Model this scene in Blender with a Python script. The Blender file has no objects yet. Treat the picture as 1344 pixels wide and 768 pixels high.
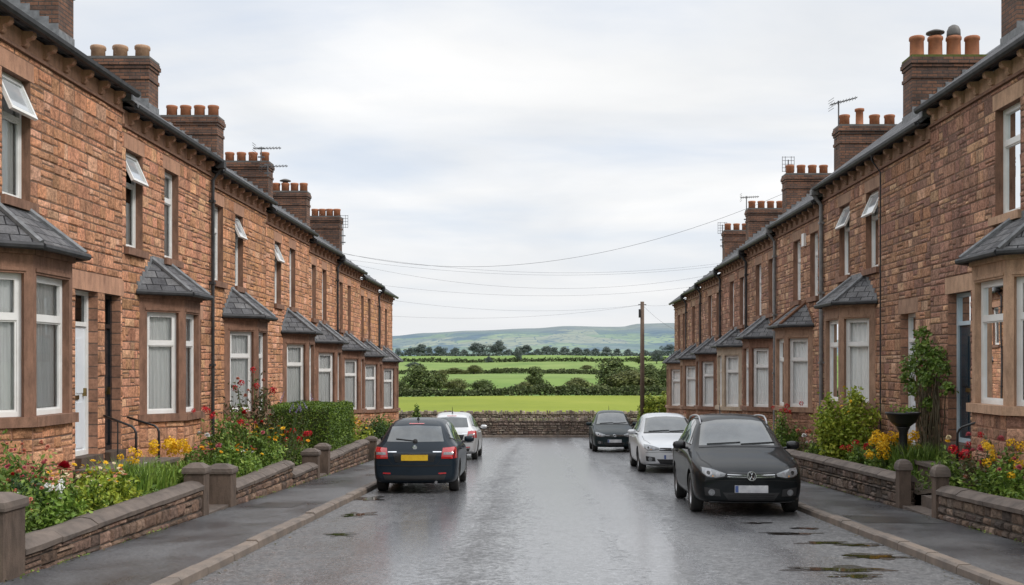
import bpy, bmesh, math, random
from mathutils import Vector, Matrix
from mathutils.bvhtree import BVHTree

scene = bpy.context.scene
COL = scene.collection
R = math.radians
SLOPE = 0.0393          # the street runs downhill away from the camera
CAMZ = 1.75
F = 1400.0              # focal length of the photograph in its own pixels


def road_z(y):
    return -SLOPE * y


def lat(px, Z):
    """lateral position (m) of something seen at column px and Z metres away"""
    return (px - 705.0) * Z / F


def hgt(py, Z):
    return CAMZ + (478.0 - py) * Z / F


# ------------------------------------------------------------------ materials
MATS = {}


def new_mat(name):
    m = bpy.data.materials.new(name)
    m.use_nodes = True
    nt = m.node_tree
    nt.nodes.clear()
    out = nt.nodes.new('ShaderNodeOutputMaterial')
    b = nt.nodes.new('ShaderNodeBsdfPrincipled')
    nt.links.new(b.outputs[0], out.inputs[0])
    MATS[name] = m
    return m, nt, b, out


def N(nt, kind, **kw):
    n = nt.nodes.new(kind)
    for k, v in kw.items():
        setattr(n, k, v)
    return n


def setin(n, **kw):
    for k, v in kw.items():
        k = k.replace('_', ' ')
        n.inputs[k].default_value = v
    return n


def c4(c):
    return (c[0], c[1], c[2], 1.0)


def ramp(nt, fac, stops):
    r = nt.nodes.new('ShaderNodeValToRGB')
    els = r.color_ramp.elements
    while len(els) < len(stops):
        els.new(0.5)
    for e, (p, c) in zip(els, stops):
        e.position = p
        e.color = c4(c) if not isinstance(c, (int, float)) else (c, c, c, 1)
    if fac is not None:
        nt.links.new(fac, r.inputs[0])
    return r


def noise(nt, vec, scale, detail=4.0, rough=0.55, dist=0.0):
    n = nt.nodes.new('ShaderNodeTexNoise')
    n.inputs['Scale'].default_value = scale
    n.inputs['Detail'].default_value = detail
    n.inputs['Roughness'].default_value = rough
    n.inputs['Distortion'].default_value = dist
    if vec is not None:
        nt.links.new(vec, n.inputs['Vector'])
    return n


def math_n(nt, op, a, b=None):
    n = nt.nodes.new('ShaderNodeMath')
    n.operation = op
    for i, x in enumerate((a, b)):
        if x is None:
            continue
        if isinstance(x, (int, float)):
            n.inputs[i].default_value = x
        else:
            nt.links.new(x, n.inputs[i])
    return n.outputs[0]


def mixc(nt, fac, a, b, mode='MIX'):
    n = nt.nodes.new('ShaderNodeMix')
    n.data_type = 'RGBA'
    n.blend_type = mode
    for i, x in ((0, fac), (6, a), (7, b)):
        if isinstance(x, (int, float)):
            n.inputs[i].default_value = x
        elif isinstance(x, tuple):
            n.inputs[i].default_value = c4(x)
        else:
            nt.links.new(x, n.inputs[i])
    return n.outputs[2]


def pos(nt):
    return nt.nodes.new('ShaderNodeNewGeometry').outputs['Position']


def mapping(nt, vec, scale=(1, 1, 1), rot=(0, 0, 0), loc=(0, 0, 0)):
    m = nt.nodes.new('ShaderNodeMapping')
    m.inputs['Scale'].default_value = scale
    m.inputs['Rotation'].default_value = rot
    m.inputs['Location'].default_value = loc
    nt.links.new(vec, m.inputs['Vector'])
    return m.outputs[0]


def bump(nt, h, b, strength=0.3, dist=0.02):
    n = nt.nodes.new('ShaderNodeBump')
    n.inputs['Strength'].default_value = strength
    n.inputs['Distance'].default_value = dist
    nt.links.new(h, n.inputs['Height'])
    nt.links.new(n.outputs[0], b.inputs['Normal'])
    return n


def simple(name, c1, c2=None, scale=8.0, rough=0.6, bmp=0.0, bdist=0.01, metal=0.0, spec=None, coat=0.0, rough2=None, detail=5):
    m, nt, b, out = new_mat(name)
    b.inputs['Roughness'].default_value = rough
    b.inputs['Metallic'].default_value = metal
    if spec is not None:
        b.inputs['Specular IOR Level'].default_value = spec
    if coat:
        b.inputs['Coat Weight'].default_value = coat
        b.inputs['Coat Roughness'].default_value = 0.03
    if c2 is None:
        c2 = tuple(x * 0.85 for x in c1)
    n = noise(nt, pos(nt), scale, detail)
    r = ramp(nt, n.outputs[0], [(0.3, c1), (0.7, c2)])
    nt.links.new(r.outputs[0], b.inputs['Base Color'])
    if rough2 is not None:
        rr = ramp(nt, n.outputs[0], [(0.3, rough), (0.7, rough2)])
        nt.links.new(rr.outputs[0], b.inputs['Roughness'])
    if bmp:
        n2 = noise(nt, pos(nt), scale * 4, 5)
        bump(nt, n2.outputs[0], b, bmp, bdist)
    return m


def stone_mat(name, tint=(1, 1, 1), soot=0.6, damp=0.0):
    """masonry whose every stone carries its own colour in the Col attribute"""
    m, nt, b, out = new_mat(name)
    at = N(nt, 'ShaderNodeAttribute', attribute_name='Col')
    p = pos(nt)
    n1 = noise(nt, p, 2.2, 6, 0.65)
    n2 = noise(nt, p, 15.0, 8, 0.80)
    n3 = noise(nt, p, 45.0, 4, 0.6)
    patch = ramp(nt, n2.outputs[0], [(0.43, 1.12), (0.60, 1.0 - soot * 0.66)])
    big = ramp(nt, n1.outputs[0], [(0.40, 1.05), (0.72, 1.0 - soot * 0.40)])
    fine = ramp(nt, n3.outputs[0], [(0.3, 0.80), (0.7, 1.14)])
    c = mixc(nt, 1.0, at.outputs['Color'], patch.outputs[0], 'MULTIPLY')
    c = mixc(nt, 1.0, c, big.outputs[0], 'MULTIPLY')
    c = mixc(nt, 1.0, c, fine.outputs[0], 'MULTIPLY')
    dr = noise(nt, mapping(nt, p, (3.2, 3.2, 0.28)), 1.0, 5, 0.6)
    damp_ = ramp(nt, dr.outputs[0], [(0.50, 1.0), (0.70, 0.66)])
    c = mixc(nt, 1.0, c, damp_.outputs[0], 'MULTIPLY')
    c = mixc(nt, 1.0, c, tint, 'MULTIPLY')
    nt.links.new(c, b.inputs['Base Color'])
    b.inputs['Roughness'].default_value = 0.88 - damp
    b.inputs['Specular IOR Level'].default_value = 0.25
    h = math_n(nt, 'ADD', n3.outputs[0], math_n(nt, 'MULTIPLY', n2.outputs[0], 1.6))
    bump(nt, h, b, 0.8, 0.018)
    return m


def wall_uv(nt):
    """(along the wall, up) in metres for any upright face"""
    g = nt.nodes.new('ShaderNodeNewGeometry')
    cr = N(nt, 'ShaderNodeVectorMath', operation='CROSS_PRODUCT')
    cr.inputs[0].default_value = (0, 0, 1)
    nt.links.new(g.outputs['True Normal'], cr.inputs[1])
    nm = N(nt, 'ShaderNodeVectorMath', operation='NORMALIZE')
    nt.links.new(cr.outputs[0], nm.inputs[0])
    d = N(nt, 'ShaderNodeVectorMath', operation='DOT_PRODUCT')
    nt.links.new(g.outputs['Position'], d.inputs[0])
    nt.links.new(nm.outputs[0], d.inputs[1])
    sp = N(nt, 'ShaderNodeSeparateXYZ')
    nt.links.new(g.outputs['Position'], sp.inputs[0])
    cb = N(nt, 'ShaderNodeCombineXYZ')
    nt.links.new(d.outputs['Value'], cb.inputs[0])
    nt.links.new(sp.outputs['Z'], cb.inputs[1])
    return cb.outputs[0]


def brick_mat(name, c1, c2, mortar, bw, bh, ms=0.012, dark=0.5, rough=0.85, uv=False, offset=0.5, bstr=0.7):
    m, nt, b, out = new_mat(name)
    vec = nt.nodes.new('ShaderNodeUVMap').outputs[0] if uv else wall_uv(nt)
    br = nt.nodes.new('ShaderNodeTexBrick')
    br.offset = offset
    nt.links.new(vec, br.inputs['Vector'])
    br.inputs['Color1'].default_value = c4(c1)
    br.inputs['Color2'].default_value = c4(c2)
    br.inputs['Mortar'].default_value = c4(mortar)
    br.inputs['Scale'].default_value = 1.0
    br.inputs['Mortar Size'].default_value = ms
    br.inputs['Mortar Smooth'].default_value = 0.2
    br.inputs['Brick Width'].default_value = bw
    br.inputs['Row Height'].default_value = bh
    p = pos(nt)
    n1 = noise(nt, p, 1.7, 6, 0.65)
    n2 = noise(nt, p, 22.0, 5, 0.6)
    big = ramp(nt, n1.outputs[0], [(0.32, 1.15), (0.7, 1.0 - dark)])
    fine = ramp(nt, n2.outputs[0], [(0.3, 0.72), (0.7, 1.2)])
    c = mixc(nt, 1.0, br.outputs['Color'], big.outputs[0], 'MULTIPLY')
    c = mixc(nt, 1.0, c, fine.outputs[0], 'MULTIPLY')
    nt.links.new(c, b.inputs['Base Color'])
    b.inputs['Roughness'].default_value = rough
    h = math_n(nt, 'SUBTRACT', math_n(nt, 'MULTIPLY', n2.outputs[0], 0.5), br.outputs['Fac'])
    bump(nt, h, b, bstr, 0.012)
    return m


stone_mat('stone_left', (1, 1, 1), 0.75)
stone_mat('stone_right', (1, 1, 1), 0.75)
stone_mat('stone_garden', (1, 1, 1), 0.8, 0.12)
simple('mortar', (0.19, 0.118, 0.080), (0.11, 0.072, 0.052), 6, 0.95, 0.4)
simple('mortar_dark', (0.075, 0.062, 0.05), (0.045, 0.038, 0.032), 6, 0.95, 0.4)


def dressed(name, c1, c2, dk=0.5):
    m, nt, b, out = new_mat(name)
    p = pos(nt)
    n1 = noise(nt, p, 1.4, 6, 0.65)
    n2 = noise(nt, mapping(nt, p, (6, 6, 1.6)), 2.0, 6, 0.7)
    n3 = noise(nt, p, 60, 4, 0.7)
    base = ramp(nt, n1.outputs[0], [(0.3, c1), (0.7, c2)])
    st = ramp(nt, n2.outputs[0], [(0.42, 1.0), (0.72, 1.0 - dk)])
    gr = ramp(nt, n3.outputs[0], [(0.3, 0.85), (0.7, 1.12)])
    c = mixc(nt, 1.0, base.outputs[0], st.outputs[0], 'MULTIPLY')
    c = mixc(nt, 1.0, c, gr.outputs[0], 'MULTIPLY')
    nt.links.new(c, b.inputs['Base Color'])
    b.inputs['Roughness'].default_value = 0.85
    b.inputs['Specular IOR Level'].default_value = 0.3
    bump(nt, n3.outputs[0], b, 0.45, 0.008)
    return m


dressed('dressed_brown', (0.30, 0.165, 0.110), (0.185, 0.104, 0.073), 0.5)
dressed('dressed_light', (0.56, 0.31, 0.20), (0.39, 0.215, 0.143), 0.4)
dressed('dressed_buff', (0.58, 0.375, 0.25), (0.40, 0.25, 0.165), 0.4)
dressed('dressed_mid', (0.42, 0.265, 0.18), (0.28, 0.17, 0.118), 0.45)
dressed('dressed_cream', (0.56, 0.46, 0.35), (0.40, 0.31, 0.23), 0.35)
dressed('stone_step', (0.15, 0.106, 0.080), (0.085, 0.063, 0.050), 0.5)
brick_mat('chimney_brick', (0.25, 0.115, 0.065), (0.12, 0.068, 0.050), (0.075, 0.062, 0.053), 0.23, 0.075, 0.010, 0.62)
brick_mat('bay_block', (0.46, 0.235, 0.145), (0.29, 0.153, 0.102), (0.16, 0.10, 0.075), 0.46, 0.19, 0.012, 0.45)


def slate_mat():
    m, nt, b, out = new_mat('slate')
    vec = nt.nodes.new('ShaderNodeUVMap').outputs[0]
    br = nt.nodes.new('ShaderNodeTexBrick')
    br.offset = 0.5
    nt.links.new(vec, br.inputs['Vector'])
    br.inputs['Color1'].default_value = (0.150, 0.148, 0.150, 1)
    br.inputs['Color2'].default_value = (0.080, 0.080, 0.086, 1)
    br.inputs['Mortar'].default_value = (0.014, 0.014, 0.016, 1)
    br.inputs['Scale'].default_value = 1.0
    br.inputs['Mortar Size'].default_value = 0.009
    br.inputs['Mortar Smooth'].default_value = 0.1
    br.inputs['Brick Width'].default_value = 0.26
    br.inputs['Row Height'].default_value = 0.19
    sp = N(nt, 'ShaderNodeSeparateXYZ')
    nt.links.new(vec, sp.inputs[0])
    saw = math_n(nt, 'FRACT', math_n(nt, 'DIVIDE', sp.outputs['Y'], 0.19))
    p = pos(nt)
    n1 = noise(nt, p, 3.0, 6, 0.65)
    n2 = noise(nt, p, 30.0, 5, 0.6)
    big = ramp(nt, n1.outputs[0], [(0.3, 1.25), (0.7, 0.65)])
    fine = ramp(nt, n2.outputs[0], [(0.3, 0.75), (0.7, 1.25)])
    c = mixc(nt, 1.0, br.outputs['Color'], big.outputs[0], 'MULTIPLY')
    c = mixc(nt, 1.0, c, fine.outputs[0], 'MULTIPLY')
    lich = ramp(nt, noise(nt, p, 7.5, 6, 0.75).outputs[0], [(0.62, 0.0), (0.72, 0.55)])
    c = mixc(nt, lich.outputs[0], c, (0.17, 0.165, 0.135))
    nt.links.new(c, b.inputs['Base Color'])
    rr = ramp(nt, n1.outputs[0], [(0.3, 0.62), (0.7, 0.85)])
    b.inputs['Specular IOR Level'].default_value = 0.22
    nt.links.new(rr.outputs[0], b.inputs['Roughness'])
    h = math_n(nt, 'SUBTRACT', math_n(nt, 'SUBTRACT', math_n(nt, 'MULTIPLY', n2.outputs[0], 0.35), math_n(nt, 'MULTIPLY', saw, 0.9)), br.outputs['Fac'])
    bump(nt, h, b, 0.8, 0.016)


slate_mat()
simple('lead', (0.24, 0.245, 0.255), (0.12, 0.125, 0.13), 9, 0.7, 0.25, spec=0.3)
simple('hip_red', (0.20, 0.085, 0.04), (0.12, 0.06, 0.035), 9, 0.8, 0.3)
simple('gutter_black', (0.022, 0.022, 0.024), (0.05, 0.05, 0.052), 7, 0.55, spec=0.3)
simple('gutter_grey', (0.20, 0.20, 0.20), (0.12, 0.12, 0.12), 7, 0.5)
simple('white_upvc', (0.80, 0.80, 0.79), (0.66, 0.65, 0.62), 3.0, 0.32, rough2=0.5)
simple('sash_sky_grey', (0.50, 0.52, 0.54), (0.42, 0.44, 0.46), 3.0, 0.05, coat=1.0)  # pale grey base colour stands in for sky reflected in the open panes
simple('blue_upvc', (0.50, 0.60, 0.66), (0.42, 0.52, 0.58), 3.0, 0.35)
simple('door_white', (0.74, 0.77, 0.80), (0.62, 0.66, 0.70), 2.0, 0.3)
simple('door_black', (0.012, 0.013, 0.016), (0.025, 0.025, 0.028), 3.0, 0.25)
simple('door_navy', (0.02, 0.035, 0.05), (0.03, 0.045, 0.06), 3.0, 0.25)
simple('door_brown', (0.05, 0.022, 0.014), (0.03, 0.015, 0.01), 3.0, 0.4)
simple('door_green', (0.02, 0.05, 0.035), (0.015, 0.035, 0.025), 3.0, 0.3)
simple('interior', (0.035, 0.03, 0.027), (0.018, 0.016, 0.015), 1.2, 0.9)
simple('brass', (0.35, 0.25, 0.1), (0.25, 0.18, 0.08), 9, 0.35, metal=1.0)
simple('terracotta', (0.40, 0.155, 0.070), (0.26, 0.10, 0.05), 7, 0.8, 0.3)
simple('pot_buff', (0.42, 0.26, 0.16), (0.27, 0.16, 0.10), 7, 0.8, 0.3)
simple('pot_cap', (0.075, 0.07, 0.066), (0.13, 0.12, 0.11), 7, 0.6)
simple('moss', (0.07, 0.09, 0.02), (0.12, 0.12, 0.03), 20, 0.95, 0.6)
simple('coping', (0.150, 0.116, 0.094), (0.075, 0.060, 0.051), 4.0, 0.7, 0.7, 0.014, rough2=0.85, detail=8)
simple('kerb', (0.20, 0.155, 0.122), (0.105, 0.088, 0.075), 3.0, 0.5, 0.5, 0.01, rough2=0.75, detail=8)
simple('kerb_joint', (0.03, 0.027, 0.024), None, 6, 0.9)
simple('soil', (0.045, 0.032, 0.022), (0.085, 0.06, 0.04), 7, 0.95, 1.0, 0.04)
simple('iron', (0.012, 0.012, 0.013), (0.02, 0.02, 0.02), 10, 0.45)
simple('wood_pole', (0.15, 0.098, 0.066), (0.085, 0.058, 0.042), 3, 0.85, 0.4)
simple('wire', (0.06, 0.06, 0.065), None, 5, 0.6)
simple('aerial_metal', (0.10, 0.10, 0.105), (0.16, 0.16, 0.16), 5, 0.5, metal=0.4)
simple('bark', (0.085, 0.062, 0.045), (0.045, 0.034, 0.026), 6, 0.9, 0.5)
simple('stem', (0.11, 0.085, 0.05), (0.07, 0.06, 0.035), 9, 0.85)
simple('stem_green', (0.08, 0.13, 0.03), (0.06, 0.10, 0.03), 9, 0.8)
simple('alarm_white', (0.75, 0.75, 0.73), None, 5, 0.4)


def glass_mat():
    m, nt, b, out = new_mat('window_glass')
    nt.nodes.remove(b)
    tr = nt.nodes.new('ShaderNodeBsdfTransparent')
    tr.inputs[0].default_value = (0.95, 0.96, 0.96, 1)
    gl = nt.nodes.new('ShaderNodeBsdfGlossy')
    gl.inputs['Roughness'].default_value = 0.01
    gl.inputs['Color'].default_value = (0.9, 0.93, 0.95, 1)
    n = noise(nt, pos(nt), 1.1, 1)
    bp = nt.nodes.new('ShaderNodeBump')
    bp.inputs['Strength'].default_value = 0.05
    bp.inputs['Distance'].default_value = 0.02
    nt.links.new(n.outputs[0], bp.inputs['Height'])
    nt.links.new(bp.outputs[0], gl.inputs['Normal'])
    fr = nt.nodes.new('ShaderNodeFresnel')
    fr.inputs['IOR'].default_value = 1.45
    mx = nt.nodes.new('ShaderNodeMixShader')
    nt.links.new(fr.outputs[0], mx.inputs[0])
    nt.links.new(tr.outputs[0], mx.inputs[1])
    nt.links.new(gl.outputs[0], mx.inputs[2])
    nt.links.new(mx.outputs[0], out.inputs[0])


glass_mat()


def curtain_mat():
    m, nt, b, out = new_mat('net_curtain')
    n = noise(nt, mapping(nt, pos(nt), (14, 14, 0.6)), 1.6, 4)
    r = ramp(nt, n.outputs[0], [(0.3, (0.88, 0.87, 0.85)), (0.7, (0.70, 0.70, 0.69))])
    nt.links.new(r.outputs[0], b.inputs['Base Color'])
    b.inputs['Roughness'].default_value = 0.95


curtain_mat()


def ground_mat(name, c1, c2, r1, r2, streak=(1.6, 0.12, 1), bstr=0.35, patch=None, fine=90.0, bd=0.006):
    m, nt, b, out = new_mat(name)
    p = pos(nt)
    n1 = noise(nt, mapping(nt, p, streak), 1.0, 7, 0.62, 0.4)
    n2 = noise(nt, p, 0.55, 6, 0.6)
    n3 = noise(nt, p, fine, 3, 0.7)
    n4 = noise(nt, p, 260.0, 2, 0.6)
    mixv = math_n(nt, 'ADD', math_n(nt, 'MULTIPLY', n1.outputs[0], 0.6), math_n(nt, 'MULTIPLY', n2.outputs[0], 0.4))
    col = ramp(nt, mixv, [(0.36, c1), (0.64, c2)])
    gr = ramp(nt, n3.outputs[0], [(0.34, 0.45), (0.66, 1.65)])
    c = mixc(nt, 1.0, col.outputs[0], gr.outputs[0], 'MULTIPLY')
    nt.links.new(c, b.inputs['Base Color'])
    rr = ramp(nt, mixv, [(0.38, r1), (0.62, r2)])
    nt.links.new(rr.outputs[0], b.inputs['Roughness'])
    h = math_n(nt, 'ADD', n3.outputs[0], math_n(nt, 'MULTIPLY', n4.outputs[0], 0.5))
    bump(nt, h, b, bstr, bd)
    return m


def road_mat():
    """wet asphalt: worn lanes hold a film of water, the coarse chippings between them stay duller"""
    m, nt, b, out = new_mat('road_wet')
    p = pos(nt)
    sx = N(nt, 'ShaderNodeSeparateXYZ')
    nt.links.new(p, sx.inputs[0])
    wob = noise(nt, mapping(nt, p, (0.3, 0.08, 1)), 1.0, 3)
    x = math_n(nt, 'ADD', sx.outputs['X'], math_n(nt, 'MULTIPLY', wob.outputs[0], 0.9))
    lane = ramp(nt, math_n(nt, 'DIVIDE', math_n(nt, 'ADD', x, 4.0), 10.0), [(0.0, 0.20), (0.18, 0.40), (0.285, 0.85), (0.36, 0.25), (0.44, 0.75), (0.475, 1.0), (0.53, 0.65), (0.58, 0.95), (0.65, 0.25), (0.73, 0.60), (0.80, 0.22), (1.0, 0.12)])
    n1 = noise(nt, mapping(nt, p, (2.2, 0.16, 1)), 1.0, 7, 0.65, 0.4)
    n5 = noise(nt, mapping(nt, p, (0.8, 3.2, 1)), 1.0, 6, 0.65, 0.3)
    n2 = noise(nt, p, 0.6, 6, 0.6)
    n3 = noise(nt, p, 42.0, 5, 0.8)
    n4 = noise(nt, p, 120.0, 2, 0.6)
    wet = math_n(nt, 'ADD', math_n(nt, 'MULTIPLY', lane.outputs[0], 0.80), math_n(nt, 'MULTIPLY', n1.outputs[0], 0.44))
    wet = math_n(nt, 'SUBTRACT', wet, 0.17)
    wet = math_n(nt, 'ADD', wet, math_n(nt, 'MULTIPLY', n2.outputs[0], 0.22))
    wet = math_n(nt, 'ADD', wet, math_n(nt, 'MULTIPLY', n5.outputs[0], 0.18))
    col = ramp(nt, wet, [(0.35, (0.115, 0.114, 0.115)), (0.75, (0.090, 0.090, 0.094))])
    gr = ramp(nt, n3.outputs[0], [(0.36, 0.25), (0.50, 0.9), (0.64, 2.1)])
    c = mixc(nt, 1.0, col.outputs[0], gr.outputs[0], 'MULTIPLY')
    nt.links.new(c, b.inputs['Base Color'])
    n6 = noise(nt, p, 38.0, 6, 0.8)
    n7 = noise(nt, mapping(nt, p, (1.0, 0.55, 1.0)), 2.6, 6, 0.7)
    wet = math_n(nt, 'ADD', wet, math_n(nt, 'MULTIPLY', math_n(nt, 'SUBTRACT', n7.outputs[0], 0.5), 0.55))
    b.inputs['Specular IOR Level'].default_value = 0.9
    n8 = noise(nt, p, 13.0, 3, 0.6)
    wet = math_n(nt, 'ADD', wet, math_n(nt, 'MULTIPLY', math_n(nt, 'SUBTRACT', n8.outputs[0], 0.5), 0.75))
    g8 = ramp(nt, n8.outputs[0], [(0.34, 0.62), (0.66, 1.42)])
    c = mixc(nt, 1.0, c, g8.outputs[0], 'MULTIPLY')
    # where the film of water stands over the chippings it shines, elsewhere they stay dull
    film = math_n(nt, 'ADD', math_n(nt, 'MULTIPLY', math_n(nt, 'SUBTRACT', n6.outputs[0], 0.5), 0.95), wet)
    rr = ramp(nt, film, [(0.34, 0.60), (0.52, 0.46), (0.64, 0.30), (0.82, 0.19)])
    nt.links.new(rr.outputs[0], b.inputs['Roughness'])
    dark = ramp(nt, film, [(0.30, 0.55), (0.52, 0.85), (0.80, 1.25)])
    c = mixc(nt, 1.0, c, dark.outputs[0], 'MULTIPLY')
    nt.links.new(c, b.inputs['Base Color'])
    st = ramp(nt, film, [(0.34, 0.30), (0.75, 0.03)])
    h = math_n(nt, 'ADD', n3.outputs[0], math_n(nt, 'MULTIPLY', n4.outputs[0], 0.5))
    bp = bump(nt, h, b, 0.3, 0.006)
    nt.links.new(st.outputs[0], bp.inputs['Strength'])


road_mat()
ground_mat('tar_patch', (0.034, 0.034, 0.036), (0.058, 0.058, 0.058), 0.26, 0.48, (1.0, 0.4, 1), 0.30)
ground_mat('pavement_wet', (0.036, 0.037, 0.041), (0.095, 0.094, 0.096), 0.24, 0.55, (0.9, 0.55, 1), 0.26, None, 45.0)


ground_mat('damp_asphalt', (0.030, 0.029, 0.029), (0.055, 0.053, 0.052), 0.16, 0.34, (1.5, 0.8, 1), 0.10, None, 42.0)


def water_mat():
    m, nt, b, out = new_mat('puddle_water')
    b.inputs['Base Color'].default_value = (0.020, 0.015, 0.011, 1)
    b.inputs['Roughness'].default_value = 0.04
    b.inputs['IOR'].default_value = 1.33
    n = noise(nt, pos(nt), 4, 2)
    bump(nt, n.outputs[0], b, 0.015, 0.01)


water_mat()


def leaf_mat(name, c1, c2, c3=None, trans=0.25, rough=0.5):
    m, nt, b, out = new_mat(name)
    g = nt.nodes.new('ShaderNodeNewGeometry')
    n = noise(nt, g.outputs['Position'], 1.3, 3)
    v = math_n(nt, 'ADD', math_n(nt, 'MULTIPLY', g.outputs['Random Per Island'], 0.65), math_n(nt, 'MULTIPLY', n.outputs[0], 0.35))
    stops = [(0.15, c1), (0.6, c2)] + ([(0.92, c3)] if c3 else [])
    r = ramp(nt, v, stops)
    nt.links.new(r.outputs[0], b.inputs['Base Color'])
    b.inputs['Roughness'].default_value = rough
    b.inputs['Specular IOR Level'].default_value = 0.35
    if trans:
        t = nt.nodes.new('ShaderNodeBsdfTranslucent')
        nt.links.new(r.outputs[0], t.inputs[0])
        mx = nt.nodes.new('ShaderNodeMixShader')
        mx.inputs[0].default_value = trans
        nt.links.new(b.outputs[0], mx.inputs[1])
        nt.links.new(t.outputs[0], mx.inputs[2])
        nt.links.new(mx.outputs[0], out.inputs[0])
    return m


leaf_mat('leaf_mid', (0.055, 0.105, 0.016), (0.135, 0.215, 0.034), (0.25, 0.32, 0.065))
leaf_mat('leaf_dark', (0.018, 0.045, 0.014), (0.045, 0.095, 0.022), (0.08, 0.14, 0.035))
leaf_mat('leaf_lime', (0.14, 0.20, 0.02), (0.29, 0.36, 0.035), (0.48, 0.48, 0.07))
leaf_mat('leaf_grass', (0.085, 0.165, 0.022), (0.19, 0.295, 0.042), (0.33, 0.41, 0.09))
leaf_mat('leaf_hedge', (0.030, 0.060, 0.007), (0.095, 0.165, 0.016), (0.23, 0.31, 0.035), 0.12)
leaf_mat('leaf_bronze', (0.05, 0.05, 0.02), (0.10, 0.09, 0.035), (0.16, 0.10, 0.05))
leaf_mat('tree_leaf', (0.035, 0.055, 0.018), (0.085, 0.115, 0.030), (0.15, 0.175, 0.05), 0.15, 0.7)
leaf_mat('tree_leaf_olive', (0.055, 0.066, 0.022), (0.125, 0.14, 0.04), (0.20, 0.205, 0.07), 0.15, 0.7)
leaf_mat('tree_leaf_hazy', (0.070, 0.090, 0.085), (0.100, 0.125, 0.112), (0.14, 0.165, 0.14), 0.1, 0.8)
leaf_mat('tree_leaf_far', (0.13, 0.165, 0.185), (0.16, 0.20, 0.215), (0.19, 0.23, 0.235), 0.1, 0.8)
leaf_mat('hedge_far', (0.040, 0.055, 0.022), (0.075, 0.095, 0.034), (0.115, 0.13, 0.05), 0.1, 0.8)
for nm, c in (('red', (0.52, 0.010, 0.020)), ('crimson', (0.30, 0.004, 0.012)), ('pink', (0.62, 0.17, 0.20)), ('salmon', (0.66, 0.28, 0.19)),
              ('yellow', (0.80, 0.48, 0.015)), ('gold', (0.75, 0.34, 0.01)), ('white', (0.78, 0.77, 0.74)), ('cream', (0.76, 0.65, 0.42)), ('lilac', (0.30, 0.25, 0.42))):
    leaf_mat('petal_' + nm, tuple(x * 0.7 for x in c), c, tuple(min(1, x * 1.2) for x in c), 0.2, 0.6)


# ------------------------------------------------------------------ mesh helpers
ORIG = {}


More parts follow.
